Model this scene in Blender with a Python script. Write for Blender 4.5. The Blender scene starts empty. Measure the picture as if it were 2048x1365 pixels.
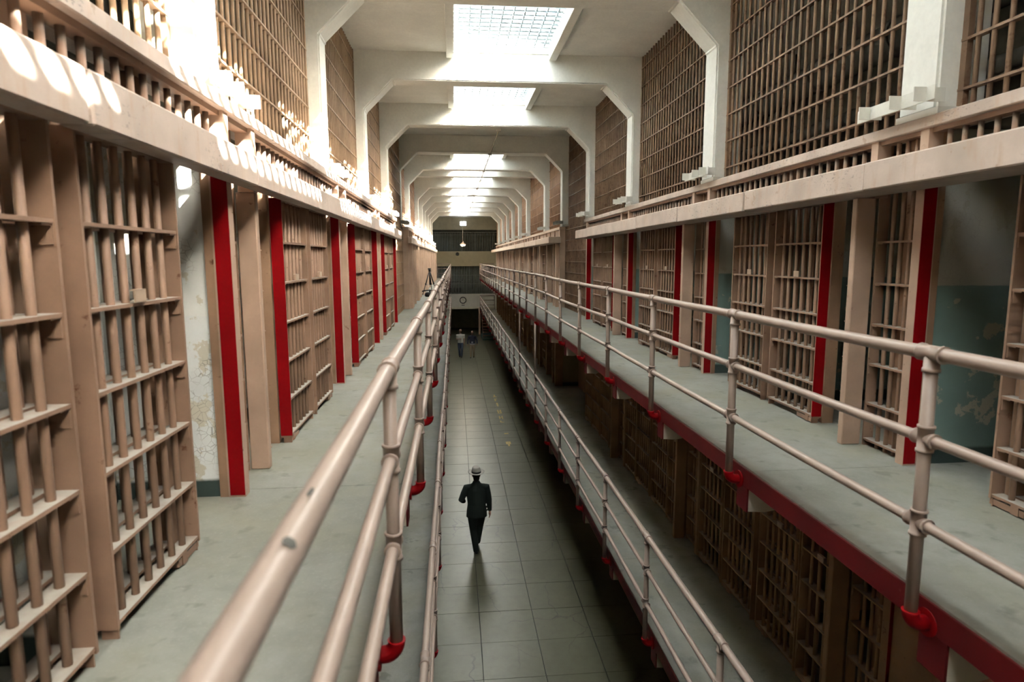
import bpy, bmesh, math, random
from mathutils import Vector, Matrix
random.seed(7)
SC = bpy.context.scene
COL = SC.collection

# ------------------------------------------------------------------ camera
ZC = 6.21
YAW, PITCH, ROLL, FPX = math.radians(5.251), math.radians(7.52), math.radians(-0.179), 1249.6
_cy, _sy, _cp, _sp = math.cos(YAW), math.sin(YAW), math.cos(PITCH), math.sin(PITCH)
_f = Vector((_sy*_cp, _cy*_cp, -_sp)); _r = Vector((_cy, -_sy, 0)); _u = _r.cross(_f)
_r2 = _r*math.cos(ROLL) + _u*math.sin(ROLL); _u2 = -_r*math.sin(ROLL) + _u*math.cos(ROLL)
cam_d = bpy.data.cameras.new('camera'); cam = bpy.data.objects.new('camera', cam_d); COL.objects.link(cam)
cam.matrix_world = Matrix(((_r2.x, _u2.x, -_f.x, 0), (_r2.y, _u2.y, -_f.y, 0), (_r2.z, _u2.z, -_f.z, ZC), (0, 0, 0, 1)))
cam_d.sensor_width = 36; cam_d.lens = FPX*36/2048; cam_d.clip_start = 0.02; cam_d.clip_end = 300
cam_d.dof.use_dof = True; cam_d.dof.focus_distance = 9.0; cam_d.dof.aperture_fstop = 2.8
SC.camera = cam

# ------------------------------------------------------------------ light
WORLD_STRENGTH = 3.3
SUN_STRENGTH = 250.0
EXPOSURE = 0.30
w = bpy.data.worlds.new('sky'); SC.world = w; w.use_nodes = True
bg = w.node_tree.nodes['Background']; bg.inputs[1].default_value = WORLD_STRENGTH
sky = w.node_tree.nodes.new('ShaderNodeTexSky'); sky.sky_type = 'NISHITA'; sky.sun_disc = False
sky.sun_elevation = math.radians(39.2); sky.sun_rotation = math.atan2(1.0, -0.95); sky.air_density = 1.0; sky.dust_density = 9.0
w.node_tree.links.new(sky.outputs[0], bg.inputs[0])
sun_d = bpy.data.lights.new('sun', 'SUN'); sun_d.energy = SUN_STRENGTH; sun_d.angle = math.radians(0.55); sun_d.color = (1.0, 0.95, 0.86)
sun = bpy.data.objects.new('sun', sun_d); COL.objects.link(sun); sun.location = (12, -12, 24)
sun.rotation_euler = Vector((-1.0, 0.95, -1.125)).to_track_quat('-Z', 'Y').to_euler()
SC.view_settings.view_transform = 'Standard'; SC.view_settings.look = 'None'
SC.view_settings.gamma = 1.0; SC.view_settings.use_curve_mapping = False; SC.view_settings.exposure = EXPOSURE
try:
    SC.cycles.use_denoising = True
    SC.cycles.max_bounces = 5; SC.cycles.diffuse_bounces = 4; SC.cycles.glossy_bounces = 2; SC.cycles.transparent_max_bounces = 8; SC.cycles.debug_use_spatial_splits = True; SC.cycles.time_limit = 900.0
    SC.cycles.use_adaptive_sampling = True; SC.cycles.adaptive_threshold = 0.10
    SC.cycles.sample_clamp_indirect = 6.0
    SC.cycles.caustics_reflective = False; SC.cycles.caustics_refractive = False
except Exception:
    pass

# ------------------------------------------------------------------ materials
def _mat(name):
    m = bpy.data.materials.new(name); m.use_nodes = True
    nt = m.node_tree; b = nt.nodes['Principled BSDF']
    return m, nt, b
def N(nt, t, **kw):
    n = nt.nodes.new(t)
    for k, v in kw.items(): setattr(n, k, v)
    return n
def noise(nt, pos, scale, detail=4, rough=0.55, stretch=None):
    src = pos
    if stretch:
        mp = N(nt, 'ShaderNodeMapping'); mp.inputs['Scale'].default_value = stretch
        nt.links.new(pos, mp.inputs['Vector']); src = mp.outputs[0]
    n = N(nt, 'ShaderNodeTexNoise'); n.inputs['Scale'].default_value = scale
    n.inputs['Detail'].default_value = detail; n.inputs['Roughness'].default_value = rough
    nt.links.new(src, n.inputs['Vector']); return n.outputs['Fac']
def ramp(nt, fac, a, b, va=0.0, vb=1.0):
    r = N(nt, 'ShaderNodeMapRange'); r.inputs['From Min'].default_value = a; r.inputs['From Max'].default_value = b
    r.inputs['To Min'].default_value = va; r.inputs['To Max'].default_value = vb
    nt.links.new(fac, r.inputs['Value']); return r.outputs[0]
def mix(nt, fac, c1, c2):
    m = N(nt, 'ShaderNodeMix', data_type='RGBA')
    if isinstance(fac, (int, float)): m.inputs['Factor'].default_value = fac
    else: nt.links.new(fac, m.inputs['Factor'])
    for i, c in (('A', c1), ('B', c2)):
        s = [x for x in m.inputs if x.name == i and x.type == 'RGBA'][0]
        if isinstance(c, tuple): s.default_value = (*c, 1)
        else: nt.links.new(c, s)
    return [x for x in m.outputs if x.type == 'RGBA'][0]
def mth(nt, op, a, b=None):
    m = N(nt, 'ShaderNodeMath', operation=op)
    for i, v in enumerate((a, b)):
        if v is None: continue
        if isinstance(v, (int, float)): m.inputs[i].default_value = v
        else: nt.links.new(v, m.inputs[i])
    return m.outputs[0]
def geo(nt): return N(nt, 'ShaderNodeNewGeometry')
def bump(nt, b, h, strength=0.2, dist=0.01):
    n = N(nt, 'ShaderNodeBump'); n.inputs['Strength'].default_value = strength; n.inputs['Distance'].default_value = dist
    nt.links.new(h, n.inputs['Height']); nt.links.new(n.outputs[0], b.inputs['Normal'])
def paint(name, col, rough=0.5, vary=0.12, rust=0.0, rustcol=(0.10, 0.035, 0.012), dust=0.0, bumpy=0.08, wear=0.0, wearcol=(0.3, 0.3, 0.3), spec=0.4):
    m, nt, b = _mat(name); g = geo(nt); p = g.outputs['Position']
    n1 = noise(nt, p, 3.0, 3); n2 = noise(nt, p, 24, 3)
    dark = tuple(c*(1-vary*1.6) for c in col); lite = tuple(min(1, c*(1+vary)) for c in col)
    c = mix(nt, ramp(nt, n1, 0.3, 0.7), dark, lite)
    c = mix(nt, ramp(nt, n2, 0.35, 0.75, 0, 0.35), c, tuple(x*0.75 for x in col))
    if wear:
        nw = noise(nt, p, 9, 6, 0.65)
        c = mix(nt, ramp(nt, nw, 0.72-wear, 0.76-wear), c, wearcol)
    if rust:
        nr = noise(nt, p, 11, 5, 0.7)
        c = mix(nt, ramp(nt, nr, 0.72-rust, 0.80-rust), c, rustcol)
    if dust:
        sp = N(nt, 'ShaderNodeSeparateXYZ'); nt.links.new(g.outputs['Normal'], sp.inputs[0])
        nd = noise(nt, p, 16, 4)
        f = mth(nt, 'MULTIPLY', ramp(nt, sp.outputs[2], 0.75, 0.95), ramp(nt, nd, 0.25, 0.6, dust*0.55, dust))
        c = mix(nt, f, c, (0.34, 0.33, 0.29))
    nt.links.new(c, b.inputs['Base Color'])
    b.inputs['Roughness'].default_value = rough; b.inputs['Specular IOR Level'].default_value = spec
    if bumpy >= 0.22: bump(nt, b, n2, bumpy, 0.004)
    return m
M = {}
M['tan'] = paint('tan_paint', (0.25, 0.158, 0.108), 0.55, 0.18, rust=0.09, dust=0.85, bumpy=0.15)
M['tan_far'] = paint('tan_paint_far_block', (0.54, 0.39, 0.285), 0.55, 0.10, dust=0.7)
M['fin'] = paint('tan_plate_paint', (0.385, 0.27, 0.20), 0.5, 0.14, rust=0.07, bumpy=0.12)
M['tan_shaded'] = paint('brown_tan_shaded_paint', (0.25, 0.15, 0.075), 0.6, 0.16, rust=0.08, dust=0.5, bumpy=0.15)  # browner tan, darkened to put the lower tier's shade into the paint colour
M['jambrust'] = paint('worn_jamb_paint', (0.28, 0.175, 0.11), 0.6, 0.2, rust=0.09)
M['header'] = paint('header_paint', (0.48, 0.395, 0.335), 0.45, 0.14, rust=0.06, rustcol=(0.26, 0.16, 0.09), wear=0.08, wearcol=(0.36, 0.27, 0.2), bumpy=0.12)
def smudge(m):
    nt = m.node_tree; b = nt.nodes['Principled BSDF']; src = b.inputs['Base Color'].links[0].from_socket; p = geo(nt).outputs['Position']
    n1 = noise(nt, p, 1.0, 6, 0.7, (3, 26, 60)); n2 = noise(nt, p, 1.4, 3, 0.5)
    f = mth(nt, 'MULTIPLY', ramp(nt, n1, 0.57, 0.63), ramp(nt, n2, 0.5, 0.6, 0, 0.8))
    c = mix(nt, f, src, (0.13, 0.125, 0.12))
    n3 = noise(nt, p, 1.0, 5, 0.6, (4, 14, 3)); c = mix(nt, ramp(nt, n3, 0.52, 0.72, 0, 0.6), c, (0.40, 0.27, 0.18))
    nt.links.new(c, b.inputs['Base Color'])
smudge(M['header'])
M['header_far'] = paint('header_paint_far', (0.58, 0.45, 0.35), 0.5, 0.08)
M['rail'] = paint('rail_paint', (0.29, 0.226, 0.188), 0.38, 0.07, wear=0.02, wearcol=(0.22, 0.2, 0.2), bumpy=0.04, spec=0.35)
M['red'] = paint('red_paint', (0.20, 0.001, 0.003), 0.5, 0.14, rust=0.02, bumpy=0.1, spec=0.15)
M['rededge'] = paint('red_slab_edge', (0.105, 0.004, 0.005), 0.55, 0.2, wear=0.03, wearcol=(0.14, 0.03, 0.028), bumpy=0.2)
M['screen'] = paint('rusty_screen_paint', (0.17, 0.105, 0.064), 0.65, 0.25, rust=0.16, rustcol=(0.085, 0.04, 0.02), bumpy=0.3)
M['screen_lit'] = paint('screen_paint_lit', (0.34, 0.23, 0.145), 0.6, 0.2, rust=0.08, rustcol=(0.12, 0.06, 0.03), bumpy=0.25)  # lighter copy of the screen paint, left side's light put into the colour
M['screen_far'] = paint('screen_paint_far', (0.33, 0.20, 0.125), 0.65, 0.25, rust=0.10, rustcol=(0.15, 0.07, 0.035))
M['white'] = paint('white_concrete', (0.84, 0.835, 0.76), 0.6, 0.04, bumpy=0.2)
M['bracketw'] = paint('white_steel_bracket', (0.72, 0.71, 0.63), 0.5, 0.04)
M['bracketgrey'] = paint('grey_bracket', (0.30, 0.30, 0.26), 0.5, 0.1)
M['ceiling'] = paint('ceiling_paint', (0.88, 0.88, 0.81), 0.7, 0.04, bumpy=0.15)
M['cream'] = paint('cream_stub_paint', (0.55, 0.51, 0.41), 0.6, 0.1)
M['endband'] = paint('end_wall_cream', (0.62, 0.54, 0.34), 0.6, 0.05)
M['endwhite'] = paint('end_wall_white', (0.60, 0.58, 0.47), 0.6, 0.05)
M['endwall'] = paint('end_wall_paint', (0.55, 0.52, 0.38), 0.6, 0.08)
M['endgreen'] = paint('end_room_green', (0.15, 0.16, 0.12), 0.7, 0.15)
M['endbar'] = paint('end_bars_paint', (0.30, 0.31, 0.25), 0.5, 0.1)
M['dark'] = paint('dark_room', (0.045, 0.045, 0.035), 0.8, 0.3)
M['loft'] = paint('loft_wall_grey', (0.15, 0.145, 0.12), 1.0, 0.25, spec=0.0)
M['pipe'] = paint('lagged_pipe', (0.10, 0.10, 0.09), 1.0, 0.2, spec=0.0)
M['conduit'] = paint('conduit_paint', (0.50, 0.47, 0.40), 0.5, 0.08)
M['card'] = paint('card_holder_paint', (0.40, 0.30, 0.22), 0.5, 0.08)
M['black'] = paint('black_plastic', (0.012, 0.012, 0.013), 0.4, 0.1)
M['metal'] = paint('tripod_metal', (0.25, 0.25, 0.26), 0.3, 0.05)
M['suit'] = paint('dark_suit_wool', (0.013, 0.019, 0.016), 0.85, 0.15, bumpy=0.0, spec=0.2)
M['hat'] = paint('grey_felt', (0.30, 0.29, 0.255), 0.9, 0.08, bumpy=0.0, spec=0.1)
M['hatband'] = paint('hat_band', (0.012, 0.012, 0.013), 0.6, 0.1, bumpy=0)
M['skin'] = paint('skin', (0.33, 0.18, 0.12), 0.55, 0.05, bumpy=0)
M['hair'] = paint('dark_hair', (0.012, 0.010, 0.009), 0.6, 0.1, bumpy=0)
M['shoe'] = paint('black_shoe', (0.01, 0.01, 0.01), 0.35, 0.1, bumpy=0)
M['polo'] = paint('grey_polo', (0.42, 0.40, 0.34), 0.85, 0.06, bumpy=0)
M['jeans'] = paint('dark_jeans', (0.03, 0.045, 0.075), 0.85, 0.15, bumpy=0)
M['navy'] = paint('navy_shirt', (0.012, 0.015, 0.028), 0.85, 0.15, bumpy=0)
M['khaki'] = paint('khaki_trousers', (0.24, 0.19, 0.12), 0.85, 0.08, bumpy=0)
M['paper'] = paint('white_badge', (0.7, 0.72, 0.74), 0.5, 0.02, bumpy=0)
M['lattice'] = paint('skylight_lattice', (0.25, 0.31, 0.34), 0.6, 0.12)
M['stair'] = paint('stair_tread', (0.14, 0.075, 0.05), 0.6, 0.15)
M['stairbase'] = paint('stair_base_green', (0.04, 0.085, 0.075), 0.6, 0.1)
M['pinkpost'] = paint('pink_post', (0.46, 0.31, 0.22), 0.5, 0.08)

def emit(name, col, s):
    m, nt, b = _mat(name); b.inputs['Base Color'].default_value = (*col, 1)
    b.inputs['Emission Color'].default_value = (*col, 1); b.inputs['Emission Strength'].default_value = s
    return m
M['glow'] = emit('lamp_glow', (1.0, 0.86, 0.55), 9.0)
M['daywin'] = emit('lit_window', (0.82, 0.86, 1.0), 10.0)

def glass():
    m, nt, b = _mat('skylight_glass'); out = nt.nodes['Material Output']
    t = N(nt, 'ShaderNodeBsdfTransparent'); t.inputs[0].default_value = (0.95, 0.97, 0.98, 1)
    gl = N(nt, 'ShaderNodeBsdfGlossy'); gl.inputs['Roughness'].default_value = 0.15
    mx = N(nt, 'ShaderNodeMixShader'); mx.inputs[0].default_value = 0.05
    tl = N(nt, 'ShaderNodeBsdfTranslucent'); tl.inputs[0].default_value = (0.95, 0.96, 0.94, 1)
    m2 = N(nt, 'ShaderNodeMixShader'); m2.inputs[0].default_value = 0.16
    nt.links.new(t.outputs[0], m2.inputs[1]); nt.links.new(tl.outputs[0], m2.inputs[2])
    nt.links.new(m2.outputs[0], mx.inputs[1]); nt.links.new(gl.outputs[0], mx.inputs[2]); nt.links.new(mx.outputs[0], out.inputs[0])
    return m
M['glass'] = glass()

def concrete_floor(name, c1, c2, rough, crack=0.0, scuff=0.0, gloss_var=0.1):
    m, nt, b = _mat(name); g = geo(nt); p = g.outputs['Position']
    n1 = noise(nt, p, 0.9, 6, 0.6); n2 = noise(nt, p, 7, 6, 0.65); n3 = noise(nt, p, 60, 3)
    c = mix(nt, ramp(nt, n1, 0.3, 0.7), c1, c2)
    c = mix(nt, ramp(nt, n2, 0.45, 0.75, 0, 0.45), c, tuple(x*0.72 for x in c1))
    c = mix(nt, ramp(nt, n3, 0.55, 0.8, 0, 0.3), c, tuple(min(1, x*1.25) for x in c2))
    if scuff:
        ns = noise(nt, p, 26, 5, 0.75); c = mix(nt, ramp(nt, ns, 0.73, 0.79, 0, scuff), c, (0.62, 0.62, 0.6))
        nb = noise(nt, p, 6.5, 3, 0.5); c = mix(nt, ramp(nt, nb, 0.62, 0.70, 0, 0.6), c, tuple(x*0.55 for x in c1))
        nh = noise(nt, p, 1.6, 5, 0.6); c = mix(nt, ramp(nt, nh, 0.45, 0.65, 0, 0.5), c, (0.19, 0.185, 0.13))
    if crack:
        dn = N(nt, 'ShaderNodeTexNoise'); dn.inputs['Scale'].default_value = 2.5; dn.inputs['Detail'].default_value = 4
        nt.links.new(p, dn.inputs['Vector'])
        vm = N(nt, 'ShaderNodeVectorMath', operation='MULTIPLY_ADD'); nt.links.new(dn.outputs['Color'], vm.inputs[0])
        vm.inputs[1].default_value = (0.45, 0.45, 0); nt.links.new(p, vm.inputs[2])
        vo = N(nt, 'ShaderNodeTexVoronoi', feature='DISTANCE_TO_EDGE'); vo.inputs['Scale'].default_value = 0.85
        nt.links.new(vm.outputs[0], vo.inputs['Vector'])
        nm = noise(nt, p, 0.55, 2)
        f = mth(nt, 'MULTIPLY', ramp(nt, vo.outputs['Distance'], 0.0, 0.013, 1, 0), ramp(nt, nm, 0.46, 0.56))
        c = mix(nt, mth(nt, 'MULTIPLY', f, crack), c, (0.03, 0.03, 0.025))
    nt.links.new(c, b.inputs['Base Color'])
    b.inputs['Roughness'].default_value = rough
    b.inputs['Specular IOR Level'].default_value = 0.40
    return m
M['floor'] = concrete_floor('main_floor_concrete', (0.066, 0.067, 0.040), (0.10, 0.10, 0.066), 0.33, crack=0.85, gloss_var=0.05)
M['joint'] = paint('floor_joint', (0.045, 0.045, 0.038), 0.9, 0.1)
M['gallery'] = concrete_floor('gallery_concrete', (0.15, 0.156, 0.13), (0.25, 0.256, 0.23), 0.6, scuff=0.8)

def yellow():
    m, nt, b = _mat('worn_yellow_paint'); g = geo(nt); p = g.outputs['Position']
    n = noise(nt, p, 14, 6, 0.7)
    c = mix(nt, ramp(nt, n, 0.38, 0.6), (0.24, 0.22, 0.13), (0.55, 0.34, 0.03))
    nt.links.new(c, b.inputs['Base Color']); b.inputs['Roughness'].default_value = 0.5
    return m
M['yellow'] = yellow()

def cellwall(name, up, low, peel, line, edge=0.02, crackv=0.0, peelamt=0.1):
    """painted plaster: upper colour, dado colour below height `line` above the cell floor (object space), flaking to `peel`"""
    m, nt, b = _mat(name); tc = N(nt, 'ShaderNodeTexCoord'); g = geo(nt); p = g.outputs['Position']
    sp = N(nt, 'ShaderNodeSeparateXYZ'); nt.links.new(tc.outputs['Object'], sp.inputs[0])
    nj = noise(nt, p, 7, 4)
    h = mth(nt, 'ADD', sp.outputs[2], mth(nt, 'MULTIPLY', mth(nt, 'SUBTRACT', nj, 0.5), edge))
    n1 = noise(nt, p, 2.2, 5); cu = mix(nt, ramp(nt, n1, 0.3, 0.7), tuple(x*0.86 for x in up), up)
    cl = mix(nt, ramp(nt, n1, 0.3, 0.7), tuple(x*0.8 for x in low), low)
    c = mix(nt, ramp(nt, h, line-0.004, line+0.004), cl, cu)
    npl = noise(nt, p, 3.6, 7, 0.62)
    c = mix(nt, ramp(nt, npl, 0.70-peelamt, 0.715-peelamt), c, peel)
    c = mix(nt, ramp(nt, h, 0.10, 0.12, 1, 0), c, (0.03, 0.05, 0.045))
    hgt = npl
    if crackv:
        vo = N(nt, 'ShaderNodeTexVoronoi', feature='DISTANCE_TO_EDGE'); vo.inputs['Scale'].default_value = 24
        nt.links.new(p, vo.inputs['Vector'])
        nm = noise(nt, p, 2.6, 3)
        f = mth(nt, 'MULTIPLY', ramp(nt, vo.outputs['Distance'], 0.0, 0.035, 1, 0), ramp(nt, nm, 0.50, 0.58))
        c = mix(nt, mth(nt, 'MULTIPLY', f, crackv), c, (0.12, 0.11, 0.09))
    nt.links.new(c, b.inputs['Base Color']); b.inputs['Roughness'].default_value = 0.6
    bump(nt, b, hgt, 0.35, 0.01)
    return m
M['cell_l'] = cellwall('cell_plaster_white', (0.74, 0.765, 0.74), (0.72, 0.755, 0.75), (0.56, 0.54, 0.45), 1.1, crackv=0.8, peelamt=0.14)
M['cell_r'] = cellwall('cell_plaster_green_dado', (0.42, 0.42, 0.36), (0.18, 0.27, 0.245), (0.36, 0.35, 0.28), 1.24, peelamt=0.12, crackv=0.25)
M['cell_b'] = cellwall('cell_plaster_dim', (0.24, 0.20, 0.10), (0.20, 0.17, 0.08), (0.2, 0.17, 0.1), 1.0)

# ------------------------------------------------------------------ mesh helpers
class MB:
    def __init__(s): s.v = []; s.f = []; s.sm = []
    def box(s, x0, x1, y0, y1, z0, z1):
        if x0 > x1: x0, x1 = x1, x0
        if y0 > y1: y0, y1 = y1, y0
        n = len(s.v)
        s.v += [(x0, y0, z0), (x1, y0, z0), (x1, y1, z0), (x0, y1, z0), (x0, y0, z1), (x1, y0, z1), (x1, y1, z1), (x0, y1, z1)]
        s.f += [(n, n+3, n+2, n+1), (n+4, n+5, n+6, n+7), (n, n+1, n+5, n+4), (n+1, n+2, n+6, n+5), (n+2, n+3, n+7, n+6), (n+3, n, n+4, n+7)]
        s.sm += [False]*6; return s
    def tube(s, pts, rad, n=10, cap=True, smooth=True):
        pts = [Vector(p) for p in pts]
        if isinstance(rad, (int, float)): rad = [rad]*len(pts)
        base = len(s.v); prev = None
        for i, p in enumerate(pts):
            t = (pts[min(i+1, len(pts)-1)] - pts[max(i-1, 0)]).normalized()
            if prev is None:
                a = Vector((0, 0, 1)) if abs(t.z) < 0.9 else Vector((1, 0, 0)); a = (a - t*a.dot(t)).normalized()
            else:
                a = (prev - t*prev.dot(t)).normalized()
            prev = a; b = t.cross(a); r = rad[i]
            for k in range(n):
                th = 2*math.pi*k/n; s.v.append(tuple(p + (a*math.cos(th) + b*math.sin(th))*r))
        for i in range(len(pts)-1):
            for k in range(n):
                a0 = base+i*n+k; a1 = base+i*n+(k+1) % n
                s.f.append((a0, a1, a1+n, a0+n)); s.sm.append(smooth)
        if cap:
            s.f.append(tuple(base+k for k in reversed(range(n)))); s.sm.append(False)
            e = base+(len(pts)-1)*n; s.f.append(tuple(e+k for k in range(n))); s.sm.append(False)
        return s
    def rings(s, rings, n=20, cap=True):
        """rings: (cx,cy,cz,rx,ry) horizontal ellipses lofted upward"""
        base = len(s.v)
        for (cx, cy, cz, rx, ry) in rings:
            for k in range(n):
                th = 2*math.pi*k/n; s.v.append((cx+rx*math.cos(th), cy+ry*math.sin(th), cz))
        for i in range(len(rings)-1):
            for k in range(n):
                a0 = base+i*n+k; a1 = base+i*n+(k+1) % n
                s.f.append((a0, a1, a1+n, a0+n)); s.sm.append(True)
        if cap:
            s.f.append(tuple(base+k for k in reversed(range(n)))); s.sm.append(False)
            e = base+(len(rings)-1)*n; s.f.append(tuple(e+k for k in range(n))); s.sm.append(False)
        return s
    def ball(s, c, rx, ry, rz, nu=14, nv=9):
        R = []
        for i in range(1, nv):
            ph = -math.pi/2 + math.pi*i/nv
            R.append((c[0], c[1], c[2]+rz*math.sin(ph), rx*math.cos(ph), ry*math.cos(ph)))
        return s.rings(R, nu)
    def prism(s, poly, axis, a0, a1):
        """poly in the plane across `axis` ('x': (y,z), 'y': (x,z)); extruded a0..a1"""
        n = len(poly); base = len(s.v)
        for a in (a0, a1):
            for (p, q) in poly: s.v.append((a, p, q) if axis == 'x' else (p, a, q))
        s.f.append(tuple(base+i for i in range(n))); s.f.append(tuple(base+n+i for i in reversed(range(n)))); s.sm += [False, False]
        for i in range(n):
            j = (i+1) % n; s.f.append((base+i, base+n+i, base+n+j, base+j)); s.sm.append(False)
        return s
    def mesh(s, name, mat, bevel=0.0):
        me = bpy.data.meshes.new(name); me.from_pydata(s.v, [], s.f)
        me.polygons.foreach_set('use_smooth', s.sm)
        bm = bmesh.new(); bm.from_mesh(me); bmesh.ops.recalc_face_normals(bm, faces=bm.faces)
        if bevel: bmesh.ops.bevel(bm, geom=list(bm.edges), offset=bevel, segments=1, affect='EDGES')
        bm.to_mesh(me); bm.free()
        me.materials.append(M[mat] if isinstance(mat, str) else mat); me.update(); return me

CACHE = {}
def cached(key, fn):
    if key not in CACHE: CACHE[key] = fn()
    return CACHE[key]
def ob(name, me, parent=None, loc=(0, 0, 0), scale=None, rot=None):
    o = bpy.data.objects.new(name, me); COL.objects.link(o)
    if parent: o.parent = parent
    o.location = loc
    if scale: o.scale = scale
    if rot: o.rotation_euler = rot
    return o
def tag(o, label, cat, group=None, kind=None):
    o['label'] = label; o['category'] = cat
    if group: o['group'] = group
    if kind: o['kind'] = kind
    return o
def thing(name, label, cat, loc=(0, 0, 0), group=None, kind=None, rot=None):
    return tag(ob(name, None, None, loc, rot=rot), label, cat, group, kind)
def part(name, mb, mat, parent, loc=(0, 0, 0), bevel=0.0): return ob(name, mb.mesh(name, mat, bevel), parent, loc)
def stuff(o): o['kind'] = 'stuff'; return o
ORD = ['first', 'second', 'third', 'fourth', 'fifth', 'sixth', 'seventh', 'eighth', 'ninth', 'tenth', 'eleventh', 'twelfth', 'thirteenth', 'fourteenth', 'fifteenth', 'sixteenth', 'seventeenth', 'eighteenth']
def bar_mesh(mat, r, n=8): return cached(('bar', mat, r, n), lambda: MB().tube([(0, 0, 0), (0, 0, 1)], r, n).mesh('bar', mat))
def vbar(parent, x, y, z0, z1, mat, r=0.016): return ob('bar', bar_mesh(mat, r), parent, (x, y, z0), (1, 1, z1-z0))

# ------------------------------------------------------------------ layout
ZG2, ZG1 = 4.78, 2.39            # upper and lower gallery level
FL, FR = -1.28, 3.07             # cell front planes
RAIL_L, RAIL_R = -0.25, 1.89
EDGE_L, EDGE_R = -0.335, 1.985
HT = 2.26                        # height of a cell front
ZCEIL = ZC+3.34
YB, YEND = -6.6, 51.5            # extent of the hall
FRAMES = [-6.2, -3.05, 0.40, 3.85, 7.30, 10.75, 14.2, 17.65, 21.05, 23.6, 26.3, 29.6, 32.95, 36.3, 39.7, 43.3]
FRAME_W = 0.34
NOSKY = {14.2}      # bays (by their near frame) without a skylight
SX0, SX1 = 0.05, 1.61            # skylight opening
COLX_L, COLX_R = -1.42, 3.05     # column faces
XO_L, XO_R = -5.0, 6.9           # outer walls
LEV = [0.05, 0.33, 0.63, 0.93, 1.235, 1.54]  # crossbars above the gallery

# ------------------------------------------------------------------ shell
fl = thing('floor', 'grey green polished concrete hall floor with joints and cracks', 'floor', (0, 0, 0), kind='structure')
part('joint_bed', MB().box(XO_L, XO_R, YB, 60, -0.2, -0.03), 'joint', fl)
JX = [-2.46, -1.52, -0.58, 0.35, 1.285, 2.2, 3.12, 4.05]
for i in range(len(JX)-1):
    wx = JX[i+1]-JX[i]
    for j in range(0, 54):
        y0 = 3.15+0.9*j
        if i in (0, 6) and j % 1: continue
        me = cached(('slab', i), lambda: MB().box(0.007, wx-0.007, 0.004, 0.896, -0.1, 0).mesh('floor_slab', 'floor'))
        if i in (1, 2, 3, 4, 5): ob('floor_slab', me, fl, (JX[i], y0, random.uniform(-0.0015, 0)))
part('floor_margin', MB().box(XO_L, -1.524, 3.15, 60, -0.1, 0), 'floor', fl)
part('floor_margin', MB().box(3.124, XO_R, 3.15, 60, -0.1, 0), 'floor', fl)
part('floor_margin', MB().box(XO_L, XO_R, YB, 3.147, -0.1, 0), 'floor', fl)
part('floor_margin', MB().box(-1.516, 3.116, 51.753, 60, -0.1, 0), 'floor', fl)

wl = thing('wall_left', 'outer wall behind the left cell block', 'wall', (XO_L, 0, 0), kind='structure')
WY0, WY1, WZ0, WZ1 = 47.3, 50.7, 5.6, 9.0
for q in ((YB, WY0, 0, ZCEIL+0.3), (WY1, 60, 0, ZCEIL+0.3), (WY0, WY1, 0, WZ0), (WY0, WY1, WZ1, ZCEIL+0.3)):
    part('wall_section', MB().box(-0.2, 0, *q), 'loft', wl)
wd = thing('added_window', 'tall unseen side window added to light the cross aisle and end wall', 'window', (XO_L, WY0, WZ0), kind='structure')  # window added out of view to bring daylight onto the end wall
part('glass_pane', MB().box(-0.11, -0.105, 0, WY1-WY0, 0, WZ1-WZ0), 'glass', wd)
for q in range(1, 4): part('glazing_bar', MB().box(-0.13, -0.08, (WY1-WY0)*q/4-0.02, (WY1-WY0)*q/4+0.02, 0, WZ1-WZ0), 'endwall', wd)
for q in range(1, 5): part('glazing_bar', MB().box(-0.12, -0.09, 0, WY1-WY0, (WZ1-WZ0)*q/5-0.02, (WZ1-WZ0)*q/5+0.02), 'endwall', wd)
pl = bpy.data.lights.new('added_window_portal', 'AREA'); pl.shape = 'RECTANGLE'; pl.size = WY1-WY0; pl.size_y = WZ1-WZ0; pl.cycles.is_portal = True
po = bpy.data.objects.new('added_window_portal', pl); COL.objects.link(po); po.location = (XO_L-0.21, (WY0+WY1)/2, (WZ0+WZ1)/2)
po.rotation_euler = Vector((1, 0, 0)).to_track_quat('-Z', 'Z').to_euler()
wr = tag(part('wall_right', MB().box(XO_R, XO_R+0.2, YB, 60, 0, ZCEIL+0.3), 'loft', None), 'outer wall behind the right cell block', 'wall', kind='structure')
tag(part('wall_back', MB().box(XO_L, XO_R, YB-0.2, YB, 0, ZCEIL+0.3), 'endwall', None), 'cream wall closing the hall behind the viewer', 'wall', kind='structure')

cl = thing('ceiling', 'cream painted concrete ceiling between the white frames', 'ceiling', (0, 0, ZCEIL), kind='structure')
part('ceiling_panel', MB().box(XO_L-0.2, SX0-0.125, YB-0.2, 60, 0, 0.32), 'ceiling', cl)
part('ceiling_panel', MB().box(SX1+0.125, XO_R+0.2, YB-0.2, 60, 0, 0.32), 'ceiling', cl)
bays = []
for i, y in enumerate(FRAMES):
    y1 = FRAMES[i+1] if i+1 < len(FRAMES) else None
    part('ceiling_strip', MB().box(SX0-0.125, SX1+0.125, y-0.02, y+FRAME_W+0.02, 0, 0.32), 'ceiling', cl)
    if y1 is None: continue
    if any(abs(y-q) < 0.01 for q in NOSKY):
        part('ceiling_strip', MB().box(SX0-0.125, SX1+0.125, y+FRAME_W, y1, 0, 0.32), 'ceiling', cl)
    else:
        bays.append((y+FRAME_W, y1))
part('ceiling_strip', MB().box(SX0-0.125, SX1+0.125, FRAMES[-1]+FRAME_W, 60, 0, 0.32), 'ceiling', cl)
part('ceiling_strip', MB().box(SX0-0.125, SX1+0.125, YB-0.2, FRAMES[0], 0, 0.32), 'ceiling', cl)

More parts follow.
